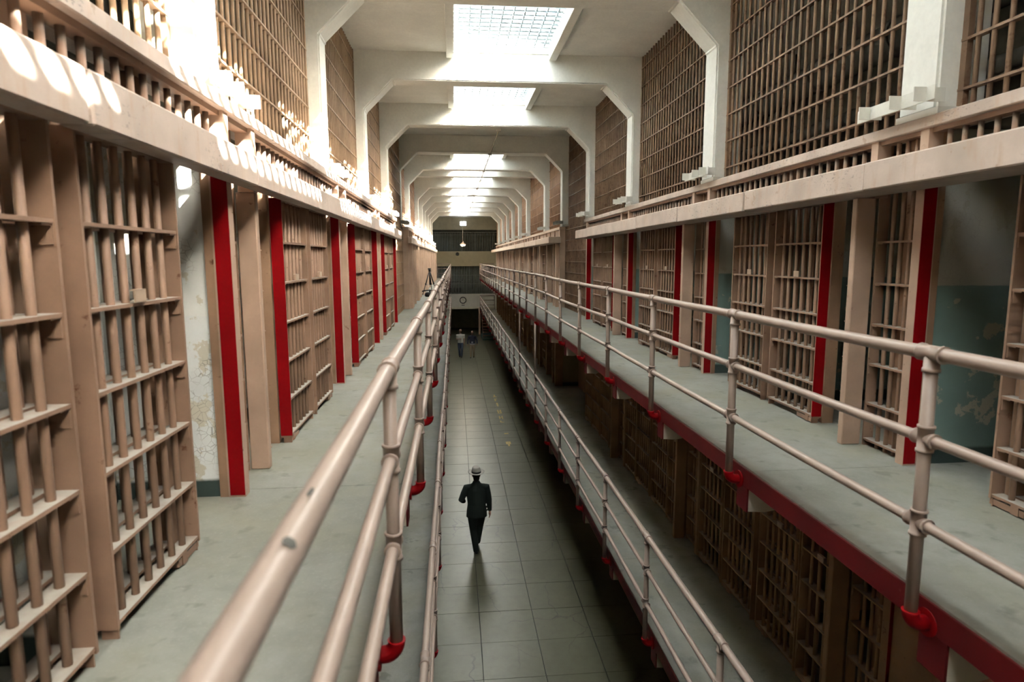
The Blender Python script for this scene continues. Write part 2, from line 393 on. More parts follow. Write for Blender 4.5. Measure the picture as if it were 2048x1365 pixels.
# skylights
vis = [b for b in bays if b[0] > 3.5]
for b in bays:
    n = vis.index(b) if b in vis else None
    lab = ('barred skylight in the ceiling, %s from the camera down the hall' % ORD[n]) if n is not None else 'barred skylight over the viewer, %s one back from the nearest in view' % ORD[bays.index(vis[0])-bays.index(b)-1]
    s = thing('skylight', lab, 'skylight', (SX0, b[0]+0.02, ZCEIL), group='skylights along the hall ceiling')
    L = b[1]-b[0]-0.04; W_ = SX1-SX0
    part('curb', MB().box(-0.125, 0, 0, L, -0.10, 0.33), 'white', s, bevel=0.008)
    part('curb', MB().box(W_, W_+0.125, 0, L, -0.10, 0.33), 'white', s, bevel=0.008)
    part('glass_pane', MB().box(-0.1, W_+0.1, 0, L, 0.30, 0.306), 'glass', s)
    nx = 10; ny = max(8, int(L/0.155))
    for k in range(nx):
        x = W_*(k+0.5)/nx
        ob('lattice_bar', cached(('latY', round(L, 2)), lambda: MB().box(-0.010, 0.010, 0, L, 0.12, 0.14).mesh('lattice_bar', 'lattice')), s, (x, 0, 0))
    for k in range(ny):
        y = L*(k+0.5)/ny
        ob('lattice_bar', cached('latX', lambda: MB().box(0, W_, -0.034, 0.034, 0.15, 0.165).mesh('lattice_bar', 'lattice')), s, (0, y, 0))
        ob('lattice_rod', cached('latX2', lambda: MB().tube([(0, 0, 0.10), (W_, 0, 0.10)], 0.006, 6).mesh('lattice_rod', 'lattice')), s, (0, y+0.06, 0))
    pl = bpy.data.lights.new('skylight_portal', 'AREA'); pl.shape = 'RECTANGLE'; pl.size = W_; pl.size_y = L; pl.cycles.is_portal = True
    po = bpy.data.objects.new('skylight_portal', pl); COL.objects.link(po); po.location = ((SX0+SX1)/2, (b[0]+b[1])/2, ZCEIL+0.34)

# concrete portal frames
def frame(y, idx):
    z0 = ZC+0.93; zb = ZC+2.89; zh = ZC+2.42; zt = ZCEIL+0.02
    simple = abs(y-23.6) < 0.1
    lab = ('white concrete portal frame with chamfered corners, %s from the camera' % ORD[idx]) if idx >= 0 else 'white concrete portal frame out of view, at %s place behind the nearest' % ORD[2-FRAMES.index(y)] if y < 3 else ''
    if simple: lab = 'plain white ceiling beam with small corner brackets, beyond the fifth frame'
    o = None
    a, b = COLX_L, COLX_R; ao, bo = COLX_L-0.34, COLX_R+0.34; h = 0.47
    g = 0.0
    if simple:
        poly = [(ao, zb+0.1), (bo, zb+0.1), (bo, zt), (ao, zt)]
        o = part('ceiling_beam', MB().prism(poly, 'y', y, y+FRAME_W), 'white', None, bevel=0.012)
        return tag(o, lab, 'beam', kind=None)
    poly = [(ao, z0), (a, z0), (a, zh), (a+h, zb), (b-h, zb), (b, zh), (b, z0), (bo, z0), (bo, zt), (ao, zt)]
    mb = MB()
    # split into convex pieces that share edges
    for q in ([(ao, z0), (a, z0), (a, zh), (ao, zh)], [(ao, zh), (a, zh), (a+h, zb), (a+h, zt), (ao, zt)], [(a+h, zb), (b-h, zb), (b-h, zt), (a+h, zt)],
              [(b-h, zb), (b, zh), (bo, zh), (bo, zt), (b-h, zt)], [(b, z0), (bo, z0), (bo, zh), (b, zh)]):
        pass
    n = len(poly)
    v = [(p[0], yy, p[1]) for yy in (y, y+FRAME_W) for p in poly]
    f = [tuple(range(n)), tuple(reversed(range(n, 2*n)))] + [(i, n+i, n+(i+1) % n, (i+1) % n) for i in range(n)]
    me = bpy.data.meshes.new('portal_frame'); me.from_pydata(v, [], f)
    bm = bmesh.new(); bm.from_mesh(me); bmesh.ops.recalc_face_normals(bm, faces=bm.faces)
    bmesh.ops.bevel(bm, geom=list(bm.edges), offset=0.018, segments=2, affect='EDGES')
    bmesh.ops.triangulate(bm, faces=[q for q in bm.faces if len(q.verts) > 4])
    bm.to_mesh(me); bm.free(); me.materials.append(M['white'])
    return tag(ob('portal_frame', me), lab, 'arch', 'white concrete portal frames')
k = 0
for y in FRAMES:
    if y < 3 or abs(y-23.6) < 0.1: frame(y, -1)
    else: frame(y, k); k += 1

# ------------------------------------------------------------------ galleries
POSTS_Y = [2.30+1.752*i for i in range(-3, 26)]
def gallery(side, zg, lab):
    s = 1 if side == 'R' else -1
    edge = EDGE_R if s > 0 else EDGE_L; deep = FR+3.0 if s > 0 else FL-3.0
    g = thing('gallery_walkway', lab, 'walkway', (edge, 0, zg), kind='structure')
    yy = YB; i = 0
    while yy < 47.4:
        y1 = min(yy+3.5, 47.5)
        L = round(y1-yy, 3)
        ob('slab', cached(('gslab', s, L), lambda: MB().box(0, deep-edge, 0.002, L-0.002, -0.13, 0).mesh('slab', 'gallery')), g, (0, yy, 0))
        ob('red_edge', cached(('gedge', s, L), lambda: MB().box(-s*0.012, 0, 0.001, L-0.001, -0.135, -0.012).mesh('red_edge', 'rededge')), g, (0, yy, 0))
        yy = y1
    for y in POSTS_Y:
        if y < 0.3: continue
        st = ob('stub_beam', cached(('stub', s), lambda: MB().prism([(0, -0.135), (0, -0.30), (s*0.12, -0.31), (s*0.75, -0.20), (s*1.0, -0.135)], 'y', -0.075, 0.075).mesh('stub_beam', 'cream')), g, (0, y-0.04, 0))
        ob('red_end', cached(('stubend', s), lambda: MB().box(-s*0.012, 0, -0.076, 0.076, -0.305, -0.136).mesh('red_end', 'rededge')), st)
    return g
gallery('L', ZG2, 'upper left concrete walkway in front of the left cells')
gallery('R', ZG2, 'upper right concrete walkway with red painted edge')
gallery('L', ZG1, 'lower left concrete walkway below the upper left one')
gallery('R', ZG1, 'lower right concrete walkway with red edge above the hall floor')

# pipe railings
def fit_mesh(r):
    return cached(('fit', r), lambda: MB().tube([(0, 0, -0.045), (0, 0, -0.038), (0, 0, -0.037), (0, 0, 0.037), (0, 0, 0.038), (0, 0, 0.045)], [r*1.22, r*1.22, r*1.1, r*1.1, r*1.22, r*1.22], 12).mesh('collar', 'rail'))
def railing(side, zg, lab, drop=0.0, y0=-1.3, ytall=()):
    s = 1 if side == 'R' else -1; X = RAIL_R if s > 0 else RAIL_L
    edge = (EDGE_R if s > 0 else EDGE_L)
    rg = random.Random(11 if s > 0 else 5)
    ys = [y for y in POSTS_Y if y > y0]; skip = [y for y in ys if s < 0 and zg > 4 and 0.3 < y < 1.0]
    t = thing('pipe_railing', lab, 'railing', (X, 0, zg))
    hs = [1.05-drop, 0.70-drop*0.7, 0.345-drop*0.4]
    off = [rg.uniform(-0.008, 0.008) for _ in ys]; sag = [rg.uniform(-0.012, 0.010) for _ in ys]
    rr = [0.0285, 0.0225, 0.0225]
    for q, h in enumerate(hs):
        pts = []
        for i, y in enumerate(ys):
            pts.append((off[i], y, h+sag[i]))
            if i+1 < len(ys):
                pts.append(((off[i]+off[i+1])/2, (y+ys[i+1])/2, h+(sag[i]+sag[i+1])/2-0.004))
        mb = MB().tube(pts, rr[q], 14)
        part(['top_rail', 'middle_rail', 'bottom_rail'][q], mb, 'rail', t)
    for i, y in enumerate(ys):
        if y in skip: continue
        p = ob('post', cached('post', lambda: MB().tube([(0, 0, -0.07), (0, 0, 1.0)], 0.0255, 12).mesh('post', 'rail')), t, (off[i], y, 0), (1, 1, (hs[0]+sag[i]+0.07)/1.07))
        p.scale = (1, 1, 1)
        if drop: p.location.z = -drop*0.0
        near = y < 26
        for q, h in enumerate(hs):
            r = rr[q]
            if q == 0:
                ob('tee_fitting', cached('tee0', lambda: MB().tube([(0, -0.062, 0), (0, -0.05, 0), (0, -0.048, 0), (0, 0.048, 0), (0, 0.05, 0), (0, 0.062, 0)], [0.0365, 0.0365, 0.0325, 0.0325, 0.0365, 0.0365], 14).tube([(0, 0, -0.075), (0, 0, -0.06), (0, 0, -0.059), (0, 0, 0)], [0.034, 0.034, 0.030, 0.030], 12).mesh('tee_fitting', 'rail')), t, (off[i], y, h+sag[i]))
            elif near:
                ob('cross_fitting', cached('tee1', lambda: MB().tube([(0, 0, -0.055), (0, 0, -0.044), (0, 0, -0.043), (0, 0, 0.043), (0, 0, 0.044), (0, 0, 0.055)], [0.034, 0.034, 0.030, 0.030, 0.034, 0.034], 14).tube([(0, -0.055, 0), (0, -0.043, 0), (0, -0.042, 0), (0, 0.042, 0), (0, 0.043, 0), (0, 0.055, 0)], [0.032, 0.032, 0.027, 0.027, 0.032, 0.032], 14).mesh('cross_fitting', 'rail')), t, (off[i], y, h+sag[i]))
        d = edge-X
        def elbow():
            mb = MB(); pts = []
            for a in range(7):
                th = math.pi/2*a/6; R = 0.05
                pts.append((s*(R-R*math.cos(th)), 0, -0.055-R*math.sin(th)))
            pts.append((d*0.98, 0, -0.105))
            mb.tube([(0, 0, -0.045), (0, 0, -0.056)]+pts[1:], [0.036]+[0.033]*(len(pts)), 12)
            mb.tube([(d-s*0.024, 0, -0.105), (d-s*0.012, 0, -0.105)], 0.06, 16)
            return mb.mesh('elbow', 'red')
        e = ob('elbow', cached(('elbow', s), elbow), t, (off[i], y, 0))
    for y in ytall:
        part('tall_post', MB().tube([(0, y, -0.06), (0, y, -2.39+1.05)], 0.024, 12), 'rail', t)
    return t
RL = railing('L', ZG2, 'pale pink pipe railing along the upper left walkway, nearest the camera', drop=0.03)
CHIPS = ((0.845, 50, 0.013, 24), (1.41, 30, 0.014, 11), (1.02, 75, 0.02, 8))
def chip(rail, y, ang, ly, la, h):
    mb = MB(); n = 12; r = 0.0288
    pts = [(0.0, 0.0)]+[(math.cos(2*math.pi*q/n)*(1+0.15*math.sin(3*q)), math.sin(2*math.pi*q/n)*(1+0.12*math.cos(5*q))) for q in range(n)]
    for (u, v) in pts:
        th = math.radians(ang+v*la); mb.v.append((r*math.cos(th), y+u*ly, h+r*math.sin(th)))
    for q in range(n): mb.f.append((0, 1+q, 1+(q+1) % n)); mb.sm.append(True)
    return part('paint_chip', mb, 'pipe', rail)
for (cy_, ca_, cl_, cw_) in CHIPS: chip(RL, cy_, ca_, cl_, cw_, 1.02)
railing('R', ZG2, 'pale pink pipe railing along the upper right walkway', ytall=(POSTS_Y[10], POSTS_Y[12]))
railing('L', ZG1, 'pale pink pipe railing along the lower left walkway', drop=0.0)
railing('R', ZG1, 'pale pink pipe railing along the lower right walkway')
# cross railings closing the far gallery ends
for (xa, xb, zg, lab) in ((FL+0.05, RAIL_L-0.04, ZG2, 'short railing closing the far end of the upper left walkway'), (RAIL_R+0.04, FR-0.05, ZG2, 'short railing closing the far end of the upper right walkway'),
                         (RAIL_R+0.04, FR-0.05, ZG1, 'short railing closing the far end of the lower right walkway'), (FL+0.05, RAIL_L-0.04, ZG1, 'short railing closing the far end of the lower left walkway')):
    t = thing('pipe_railing', lab, 'railing', (xa, 47.3, zg))
    for h, nm in ((1.05, 'top_rail'), (0.70, 'middle_rail'), (0.345, 'bottom_rail')):
        part(nm, MB().tube([(0, 0, h), (xb-xa, 0, h)], 0.026, 10), 'rail', t)
    part('post', MB().tube([(0, 0, -0.01), (0, 0, 1.06)], 0.026, 10), 'rail', t)
    part('post', MB().tube([(xb-xa, 0, -0.01), (xb-xa, 0, 1.06)], 0.026, 10), 'rail', t)

# ------------------------------------------------------------------ cell fronts
def crossplate(s, L, clips=True, mat='tan'):
    """flat horizontal bar, d 0..0.075, along y, with an angle clip under each end"""
    def f():
        mb = MB().box(0, s*0.075, 0, L, -0.007, 0.007)
        if clips:
            for y in (0.0, L-0.055):
                mb.box(s*0.004, s*0.066, y, y+0.055, -0.014, -0.007)
                yy = 0.001 if y == 0 else L-0.008
                mb.box(s*0.004, s*0.066, yy, yy+0.007, -0.075, -0.014)
        return mb.mesh('crossbar', mat)
    return cached(('cross', s, round(L, 3), clips, mat), f)

def cell_door(s, Fx, y, zg, width, red, lab, group, detail=True, mat='tan', nb=6):
    t = thing('cell_door', lab, 'cell door', (Fx, y, zg+0.045), group)
    Hh = 1.84
    ds = s*0.0
    if detail:
        for i, yy in enumerate((0.0, width-0.014)):
            st = ob('stile', cached(('stile', s, mat), lambda: MB().box(0, s*0.085, 0, 0.014, 0, Hh).mesh('stile', mat)), t, (ds, yy, 0))
        if red:
            ob('red_edge', cached(('dred', s), lambda: MB().box(-s*0.002, s*0.086, -0.003, 0.0, 0.015, Hh).mesh('red_edge', 'red')), t)
        for z in LEV[:]:
            ob('crossbar', crossplate(s, width-0.028, True, mat), t, (ds+s*0.004, 0.014, z-0.03))
        ob('crossbar', crossplate(s, width-0.028, False, mat), t, (ds+s*0.004, 0.014, Hh-0.01))
        for k in range(nb):
            yb = 0.014+(width-0.028)*(k+0.85)/(nb+0.7)
            vbar(t, ds+s*0.04, yb, 0.02, Hh, mat)
        ob('card_holder', cached(('card', s), lambda: MB().box(-s*0.012, -s*0.004, 0, 0.085, 0, 0.05).box(-s*0.012, s*0.01, 0, 0.085, 0.047, 0.052).mesh('card_holder', 'card')), t, (0, width*0.40, LEV[4]-0.02))
        ob('floor_shoe', cached(('shoe', s), lambda: MB().box(s*0.01, s*0.06, 0, 0.22, -0.035, 0.0).box(s*0.005, s*0.065, 0.03, 0.08, -0.038, 0.014).mesh('floor_shoe', 'tan')), t, (0, (width-0.22 if not red else 0.03), 0.0))
    else:
        mb = MB().box(0, s*0.085, 0, 0.03, 0, Hh).box(0, s*0.085, width-0.03, width, 0, Hh)
        part('door_frame', mb, mat, t)
        mb = MB()
        for z in LEV: mb.box(0, s*0.075, 0.03, width-0.03, z-0.04, z-0.02)
        stuff(part('crossbars', mb, mat, t))
        mb = MB()
        for k in range(nb):
            yb = 0.014+(width-0.028)*(k+0.85)/(nb+0.7); mb.tube([(s*0.04, yb, 0.01), (s*0.04, yb, Hh)], 0.016, 6, smooth=True)
        stuff(part('bars', mb, mat, t))
    return t

P = dict(fin=0.50, finw=0.06, B0=1.12, B1=1.90, A0=2.03, A1=2.80, per=3.5)
def cell_front(s, Fx, y0, zg, per, fin_d, lab, detail=True, red=True, mat='tan', finmat='fin', wall='cell_l', solid_frieze=False, frieze=True):
    """the fixed front of two adjoining cells between one jamb post and the next"""
    t = thing('cell_front', lab, 'cell front', (Fx, y0, zg))
    X = lambda d: s*d
    key = (s, mat, round(per, 2), detail)
    j = ob('jamb_post', cached(('jamb',)+key, lambda: MB().box(X(0.0 if detail else -0.09), X(0.10), 0, 0.075 if detail else 0.13, 0, HT if detail else 1.86).mesh('jamb_post', finmat)), t)
    if red:
        ob('red_edge', cached(('jred',)+key, lambda: MB().box(X(0.002), X(0.088), -0.004, 0.0, 0.012, 1.90).mesh('red_edge', 'red')), j)
    ob('door_frame', cached(('jfr',)+key, lambda: MB().box(X(0.10), X(0.15), 0.005, 0.075, 0, HT).mesh('door_frame', 'jambrust' if red else mat)), t)
    # narrow barred panel beside the post
    w = 0.43; nd = 0.11 if fin_d[0] > -0.01 else 0.025
    ng = ob('narrow_panel', cached(('nst',)+key, lambda: MB().box(X(0.02), X(0.10), w-0.012, w, 0, HT).mesh('narrow_panel', mat)), t, (X(nd), 0.075, 0))
    if detail:
        for z in LEV: ob('crossbar', crossplate(s, w-0.016, True, mat), ng, (X(0.02), 0.002, z))
        for yb in (0.13, 0.22, 0.31): vbar(ng, X(0.06), yb, 0, HT, mat)
        ob('backing_plate', cached(('nbk',)+key, lambda: MB().box(X(0.115), X(0.123), 0.02, 0.27, 0.0, HT).mesh('backing_plate', 'jambrust')), ng)
    else:
        mb = MB()
        for z in LEV: mb.box(X(0.02), X(0.09), 0, w, z-0.01, z+0.01)
        for yb in (0.13, 0.22, 0.31): mb.tube([(X(0.06), yb, 0), (X(0.06), yb, HT)], 0.016, 6)
        stuff(ob('narrow_panel_bars', cached(('nsb',)+key, lambda: mb.mesh('narrow_panel_bars', mat)), ng))
    ob('divider_plate', cached(('fin', s, fin_d, finmat), lambda: MB().box(X(fin_d[0]), X(fin_d[1]), 0, 0.06, 0, 1.862).mesh('divider_plate', finmat, 0.006)), t, (0, 0.505, 0))
    if detail:
        def riv():
            mb = MB()
            for q in range(7):
                mb.ball((X(fin_d[0]), 0.055, 0.14+0.27*q), 0.006, 0.006, 0.006, 6, 4)
            return mb.mesh('rivet_row', finmat)
        stuff(ob('rivet_row', cached(('riv', s, fin_d, finmat), riv), t, (0, 0.505, 0)))
        def riv2():
            mb = MB()
            for q in range(7): mb.ball((X(0.0), 0.06, 0.2+0.25*q), 0.005, 0.005, 0.005, 6, 4)
            return mb.mesh('rivet_row', finmat)
        stuff(ob('rivet_row', cached(('riv2', s, finmat), riv2), t))
    # frames at the door openings and the middle post
    for yy in (P['B0']+0.0, P['A1']-0.05):
        ob('door_frame', cached(('dfr',)+key, lambda: MB().box(X(0.10), X(0.20), 0, 0.05, 0, HT).mesh('door_frame', 'jambrust' if red else mat)), t, (0, yy, 0))
    ob('middle_post', cached(('mid',)+key, lambda: MB().box(X(0.10 if detail else -0.07), X(0.20), 0, 0.09, 0, HT if detail else 1.86).mesh('middle_post', finmat)), t, (0, 1.92, 0))
    # fixed grilles behind the doors
    for (ya, yb_) in ((P['B0']+0.05, 1.92), (2.01, P['A1']-0.05)):
        L = yb_-ya
        gr = ob('fixed_grille', cached(('grst', round(L, 3))+key, lambda: MB().box(X(0.112), X(0.188), 0, L, 0.0, 0.016).mesh('fixed_grille', mat)), t, (0, ya, 0))
        if detail:
            for z in LEV: ob('crossbar', crossplate(s, L, False, mat), gr, (X(0.112), 0, z+0.012))
            for k in range(6): vbar(gr, X(0.15), L*(k+0.5)/6, 0, 1.95, mat)
        else:
            mb = MB()
            for z in LEV: mb.box(X(0.112), X(0.188), 0, L, z, z+0.015)
            for k in range(6): mb.tube([(X(0.15), L*(k+0.5)/6, 0), (X(0.15), L*(k+0.5)/6, 1.95)], 0.016, 6)
            stuff(ob('grille_bars', cached(('grb', round(L, 3))+key, lambda: mb.mesh('grille_bars', mat)), gr))
    # frieze above the doors
    if frieze and not solid_frieze:
        fz = ob('transom_grille', cached(('frz',)+key, lambda: MB().box(X(0.02), X(0.10), 0.075, per-0.0, HT-0.03, HT).mesh('transom_grille', mat)), t)
        if detail:
            ys = [0.55+0.06+0.116*q for q in range(int((per-0.62)/0.116)+1)]
            for yb in ys:
                if yb < per-0.03: vbar(fz, X(0.06), yb, 1.905, HT, mat)
            ob('transom_post', cached(('tps',)+key, lambda: MB().box(X(0.0), X(0.10), 0, 0.075, 1.86, HT).mesh('transom_post', finmat)), t, (0, 0.49, 0))
    elif solid_frieze:
        for (ya, yb_) in ((0.08, 0.86), (0.92, 1.74), (1.80, 2.58), (2.64, per-0.01)):
            ob('frieze_panel', cached(('fzp', round(yb_-ya, 2))+key, lambda: MB().box(X(0.03), X(0.05), 0, yb_-ya, 1.86, HT).mesh('frieze_panel', mat)), t, (0, ya, 0))
        for ya in (0.86, 1.74, 2.58):
            ob('frieze_post', cached(('fzq',)+key, lambda: MB().box(X(-0.005), X(0.06), 0, 0.06, 1.86, HT).mesh('frieze_post', mat)), t, (0, ya, 0))
    return t

def cells_inside(s, Fx, y0, zg, per, wall, lab):
    """plaster walls of the two cells behind a front"""
    t = thing('cell_walls', lab, 'wall', (Fx, y0, zg), kind='structure')
    X = lambda d: s*d
    ob('divider_wall', cached(('dw', s, wall), lambda: MB().box(X(0.15), X(2.6), 0.02, 0.073, 0, HT).mesh('divider_wall', wall)), t)
    ob('divider_wall', cached(('dw2', s, wall), lambda: MB().box(X(0.20), X(2.6), 0, 0.10, 0, HT).mesh('divider_wall', wall)), t, (0, 1.915, 0))
    ob('back_wall', cached(('bw', s, wall, round(per, 2)), lambda: MB().box(X(2.6), X(2.72), 0, per, 0, HT).mesh('back_wall', wall)), t)
    ob('drain_pipe', cached(('dp', s), lambda: MB().tube([(X(0.9), 1.88, 0), (X(0.9), 1.88, HT)], 0.022, 8).mesh('drain_pipe', wall)), t)
    ob('drain_pipe', cached(('dp2', s), lambda: MB().tube([(X(0.75), -0.02, 0), (X(0.75), -0.02, HT)], 0.022, 8).mesh('drain_pipe', wall)), t)
    return t

def header(s, Xf, Xb, ya, yb, zg, lab, mat, step, y_first):
    t = thing('door_header', lab, 'header', (Xf, ya, zg+1.866))
    cuts = [ya]; y = y_first
    while y < yb-0.05:
        if y > ya+0.05: cuts.append(y)
        y += step
    cuts.append(yb)
    for i in range(len(cuts)-1):
        L = cuts[i+1]-cuts[i]-0.012; r = random.uniform(-0.009, 0.009)
        mb = MB().box(r, Xb-Xf, 0, L, 0, 0.18)
        part('header_panel', mb, mat, t, (0, cuts[i]-ya, random.uniform(-0.004, 0.004)), bevel=0.008)
    return t

SIDES = (('left', -1, FL, 0.29, 3.485, (0.0, 0.125), 'cell_l'), ('right', 1, FR, 0.41, 3.50, (-0.12, 0.03), 'cell_r'))
for (nm, s, Fx, yb, per, fin, wall) in SIDES:
    dn = 0
    for k in range(4):
        y0 = yb+per*k
        cell_front(s, Fx, y0, ZG2, per, fin, '%s upper %s cell front with a red edged jamb, counting from the camera' % (ORD[k], nm), wall=wall)
        cells_inside(s, Fx, y0, ZG2, per, wall, 'plaster walls inside the %s pair of upper %s cells' % (ORD[k], nm))
        cell_door(s, Fx, y0+P['B0'], ZG2, P['B1']-P['B0'], True, '%s upper %s barred sliding door with a red leading edge, counting from the camera' % (ORD[k], nm), 'open barred cell doors, upper tier')
        cell_door(s, Fx, y0+P['A0'], ZG2, P['A1']-P['A0'], False, '%s upper %s barred sliding door without red edge, counting from the camera' % (ORD[k], nm), 'open barred cell doors, upper tier')
    # closing jamb of the first block
    ye = yb+per*4
    t = thing('jamb_post', 'red faced end post of the near %s upper cell block' % nm, 'post', (Fx, ye, ZG2))
    part('post', MB().box(0, s*0.12, 0, 0.08, 0, HT), 'fin', t)
    part('red_edge', MB().box(s*0.002, s*0.10, -0.004, 0, 0.01, 1.9), 'red', t)
    tag(part('wall_block_end', MB().box(s*0.15, s*2.72, 0, 0.14, 0, HT), wall, None, (Fx, ye+0.02, ZG2)), 'plaster end wall of the near %s upper cell block' % nm, 'wall', kind='structure')
    # header boxes, top beam and roof of the block
    Xf = -1.172 if s < 0 else 2.72
    header(s, Xf, Fx-s*0.002, -3.3, yb+per*4+(-0.35 if s > 0 else 0.2), ZG2, 'long cream steel door header over the near upper %s cells' % nm, 'header', 1.75, (yb+0.2) if s < 0 else (yb+0.12))
    tag(part('top_beam', MB().box(Fx-s*0.02, Fx+s*0.25, -3.4, ye+0.25, ZG2+HT, ZG2+HT+0.075), 'header' if s > 0 else 'header', None, bevel=0.006), 'cream steel beam along the top of the near %s cells' % nm, 'beam')
    tag(part('ceiling_block', MB().box(Fx+s*0.25, Fx+s*3.5, YB, ye+0.25, ZG2+HT, ZG2+HT+0.07), 'loft', None), 'concrete roof of the near %s cell block' % nm, 'ceiling', kind='structure')
    tag(part('wall_%s_behind' % nm, MB().box(Fx+s*0.02, Fx+s*0.15, YB, yb-0.01, ZG2, ZG2+HT), 'fin', None), 'tan wall of the %s block behind the camera' % nm, 'wall', kind='structure')
    # second block
    y2 = 18.3; per2 = 3.42; X2 = Fx
    for k in range(8):
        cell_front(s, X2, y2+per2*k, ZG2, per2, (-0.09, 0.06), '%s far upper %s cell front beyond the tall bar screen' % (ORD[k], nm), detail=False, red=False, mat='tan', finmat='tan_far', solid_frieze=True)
        cells_inside(s, X2, y2+per2*k, ZG2, per2, wall, 'plaster walls inside the %s pair of far upper %s cells' % (ORD[k], nm))
        cell_door(s, X2, y2+per2*k+0.57, ZG2, 0.74, False, '%s nearer-hinged closed door in the far upper %s cells, counting away' .replace('nearer-hinged ', 'odd ') % (ORD[k], nm), 'closed barred cell doors, far upper block', detail=False, mat='tan')
        cell_door(s, X2, y2+per2*k+2.68, ZG2, 0.73, False, '%s even closed door in the far upper %s cells, counting away' % (ORD[k], nm), 'closed barred cell doors, far upper block', detail=False, mat='tan')
    ye2 = y2+per2*8
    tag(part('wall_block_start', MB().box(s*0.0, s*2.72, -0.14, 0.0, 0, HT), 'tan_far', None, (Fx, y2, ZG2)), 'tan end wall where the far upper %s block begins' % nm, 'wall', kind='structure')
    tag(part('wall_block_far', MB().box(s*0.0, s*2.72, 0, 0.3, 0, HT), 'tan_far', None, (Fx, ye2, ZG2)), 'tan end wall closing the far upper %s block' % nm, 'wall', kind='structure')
    header(s, Xf, Fx-s*0.002, y2-0.35, ye2+0.2, ZG2, 'long tan door header over the far upper %s cells' % nm, 'header_far', 1.71, y2+0.9)
    tag(part('top_beam', MB().box(Fx-s*0.02, Fx+s*0.25, y2-0.2, ye2+0.3, ZG2+HT, ZG2+HT+0.075), 'header_far', None), 'tan steel beam along the top of the far %s cells' % nm, 'beam')
    tag(part('ceiling_block', MB().box(Fx+s*0.25, Fx+s*3.5, y2-0.2, YEND, ZG2+HT, ZG2+HT+0.07), 'loft', None), 'concrete roof of the far %s cell block' % nm, 'ceiling', kind='structure')

# lower right tier, seen over the walkway; doors closed
s, Fx, yb, per = 1, FR, 0.41, 3.5
for k in range(1, 4):
    y0 = yb+per*k
    cell_front(s, Fx, y0, ZG1, per, (-0.12, 0.03), '%s lower right cell front in shade under the upper walkway' % ORD[k-1], detail=True, red=(k == 1), frieze=False, mat='tan_shaded', finmat='tan_shaded')
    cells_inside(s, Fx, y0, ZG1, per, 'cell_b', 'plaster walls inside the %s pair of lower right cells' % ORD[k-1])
    cell_door(s, Fx, y0+0.57, ZG1, 0.58, False, '%s lower right closed door beside a divider plate, in shade' % ORD[k-1], 'closed barred cell doors, lower right tier', nb=4, mat='tan_shaded')
    cell_door(s, Fx, y0+1.18, ZG1, 0.74, False, '%s lower right barred panel before the middle post, in shade' % ORD[k-1], 'closed barred cell doors, lower right tier', mat='tan_shaded')
    cell_door(s, Fx, y0+2.02, ZG1, 0.74, False, '%s lower right barred panel after the middle post, in shade' % ORD[k-1], 'closed barred cell doors, lower right tier', mat='tan_shaded')
    cell_door(s, Fx, y0+2.79, ZG1, 0.68, False, '%s lower right closed door before a jamb post, in shade' % ORD[k-1], 'closed barred cell doors, lower right tier', nb=5, mat='tan_shaded')
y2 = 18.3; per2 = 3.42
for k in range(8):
    cell_front(1, FR, y2+per2*k, ZG1, per2, (-0.09, 0.06), '%s far lower right cell front, deep in shade' % ORD[k], detail=False, red=False, mat='tan_shaded', finmat='tan_shaded', frieze=False)
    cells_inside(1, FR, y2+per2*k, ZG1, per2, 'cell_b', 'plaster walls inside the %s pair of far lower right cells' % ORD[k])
    cell_door(1, FR, y2+per2*k+0.57, ZG1, 0.74, False, '%s odd closed door in the far lower right cells, counting away' % ORD[k], 'closed barred cell doors, far lower block', detail=False, mat='tan_shaded')
    cell_door(1, FR, y2+per2*k+2.68, ZG1, 0.73, False, '%s even closed door in the far lower right cells, counting away' % ORD[k], 'closed barred cell doors, far lower block', detail=False, mat='tan_shaded')
tag(part('wall_lower_gap', MB().box(FR+0.6, FR+0.7, 14.45, 18.2, ZG1, ZG2-0.13), 'tan_shaded', None), 'tan wall across the gap between lower right blocks', 'wall', kind='structure')
tag(part('wall_lower_near', MB().box(FR+0.02, FR+0.15, YB, 3.9, ZG1, ZG2-0.13), 'tan_shaded', None), 'tan wall of the near lower right block', 'wall', kind='structure')
tag(part('wall_lower_left', MB().box(FL-0.15, FL-0.02, YB, 45.9, 0, ZG2-0.13), 'tan_shaded', None), 'tan cell wall under the left walkways', 'wall', kind='structure')
tag(part('wall_ground_right', MB().box(FR+0.02, FR+0.15, YB, 45.9, 0, ZG1-0.13), 'tan_shaded', None), 'tan ground floor cell wall under the right walkway', 'wall', kind='structure')

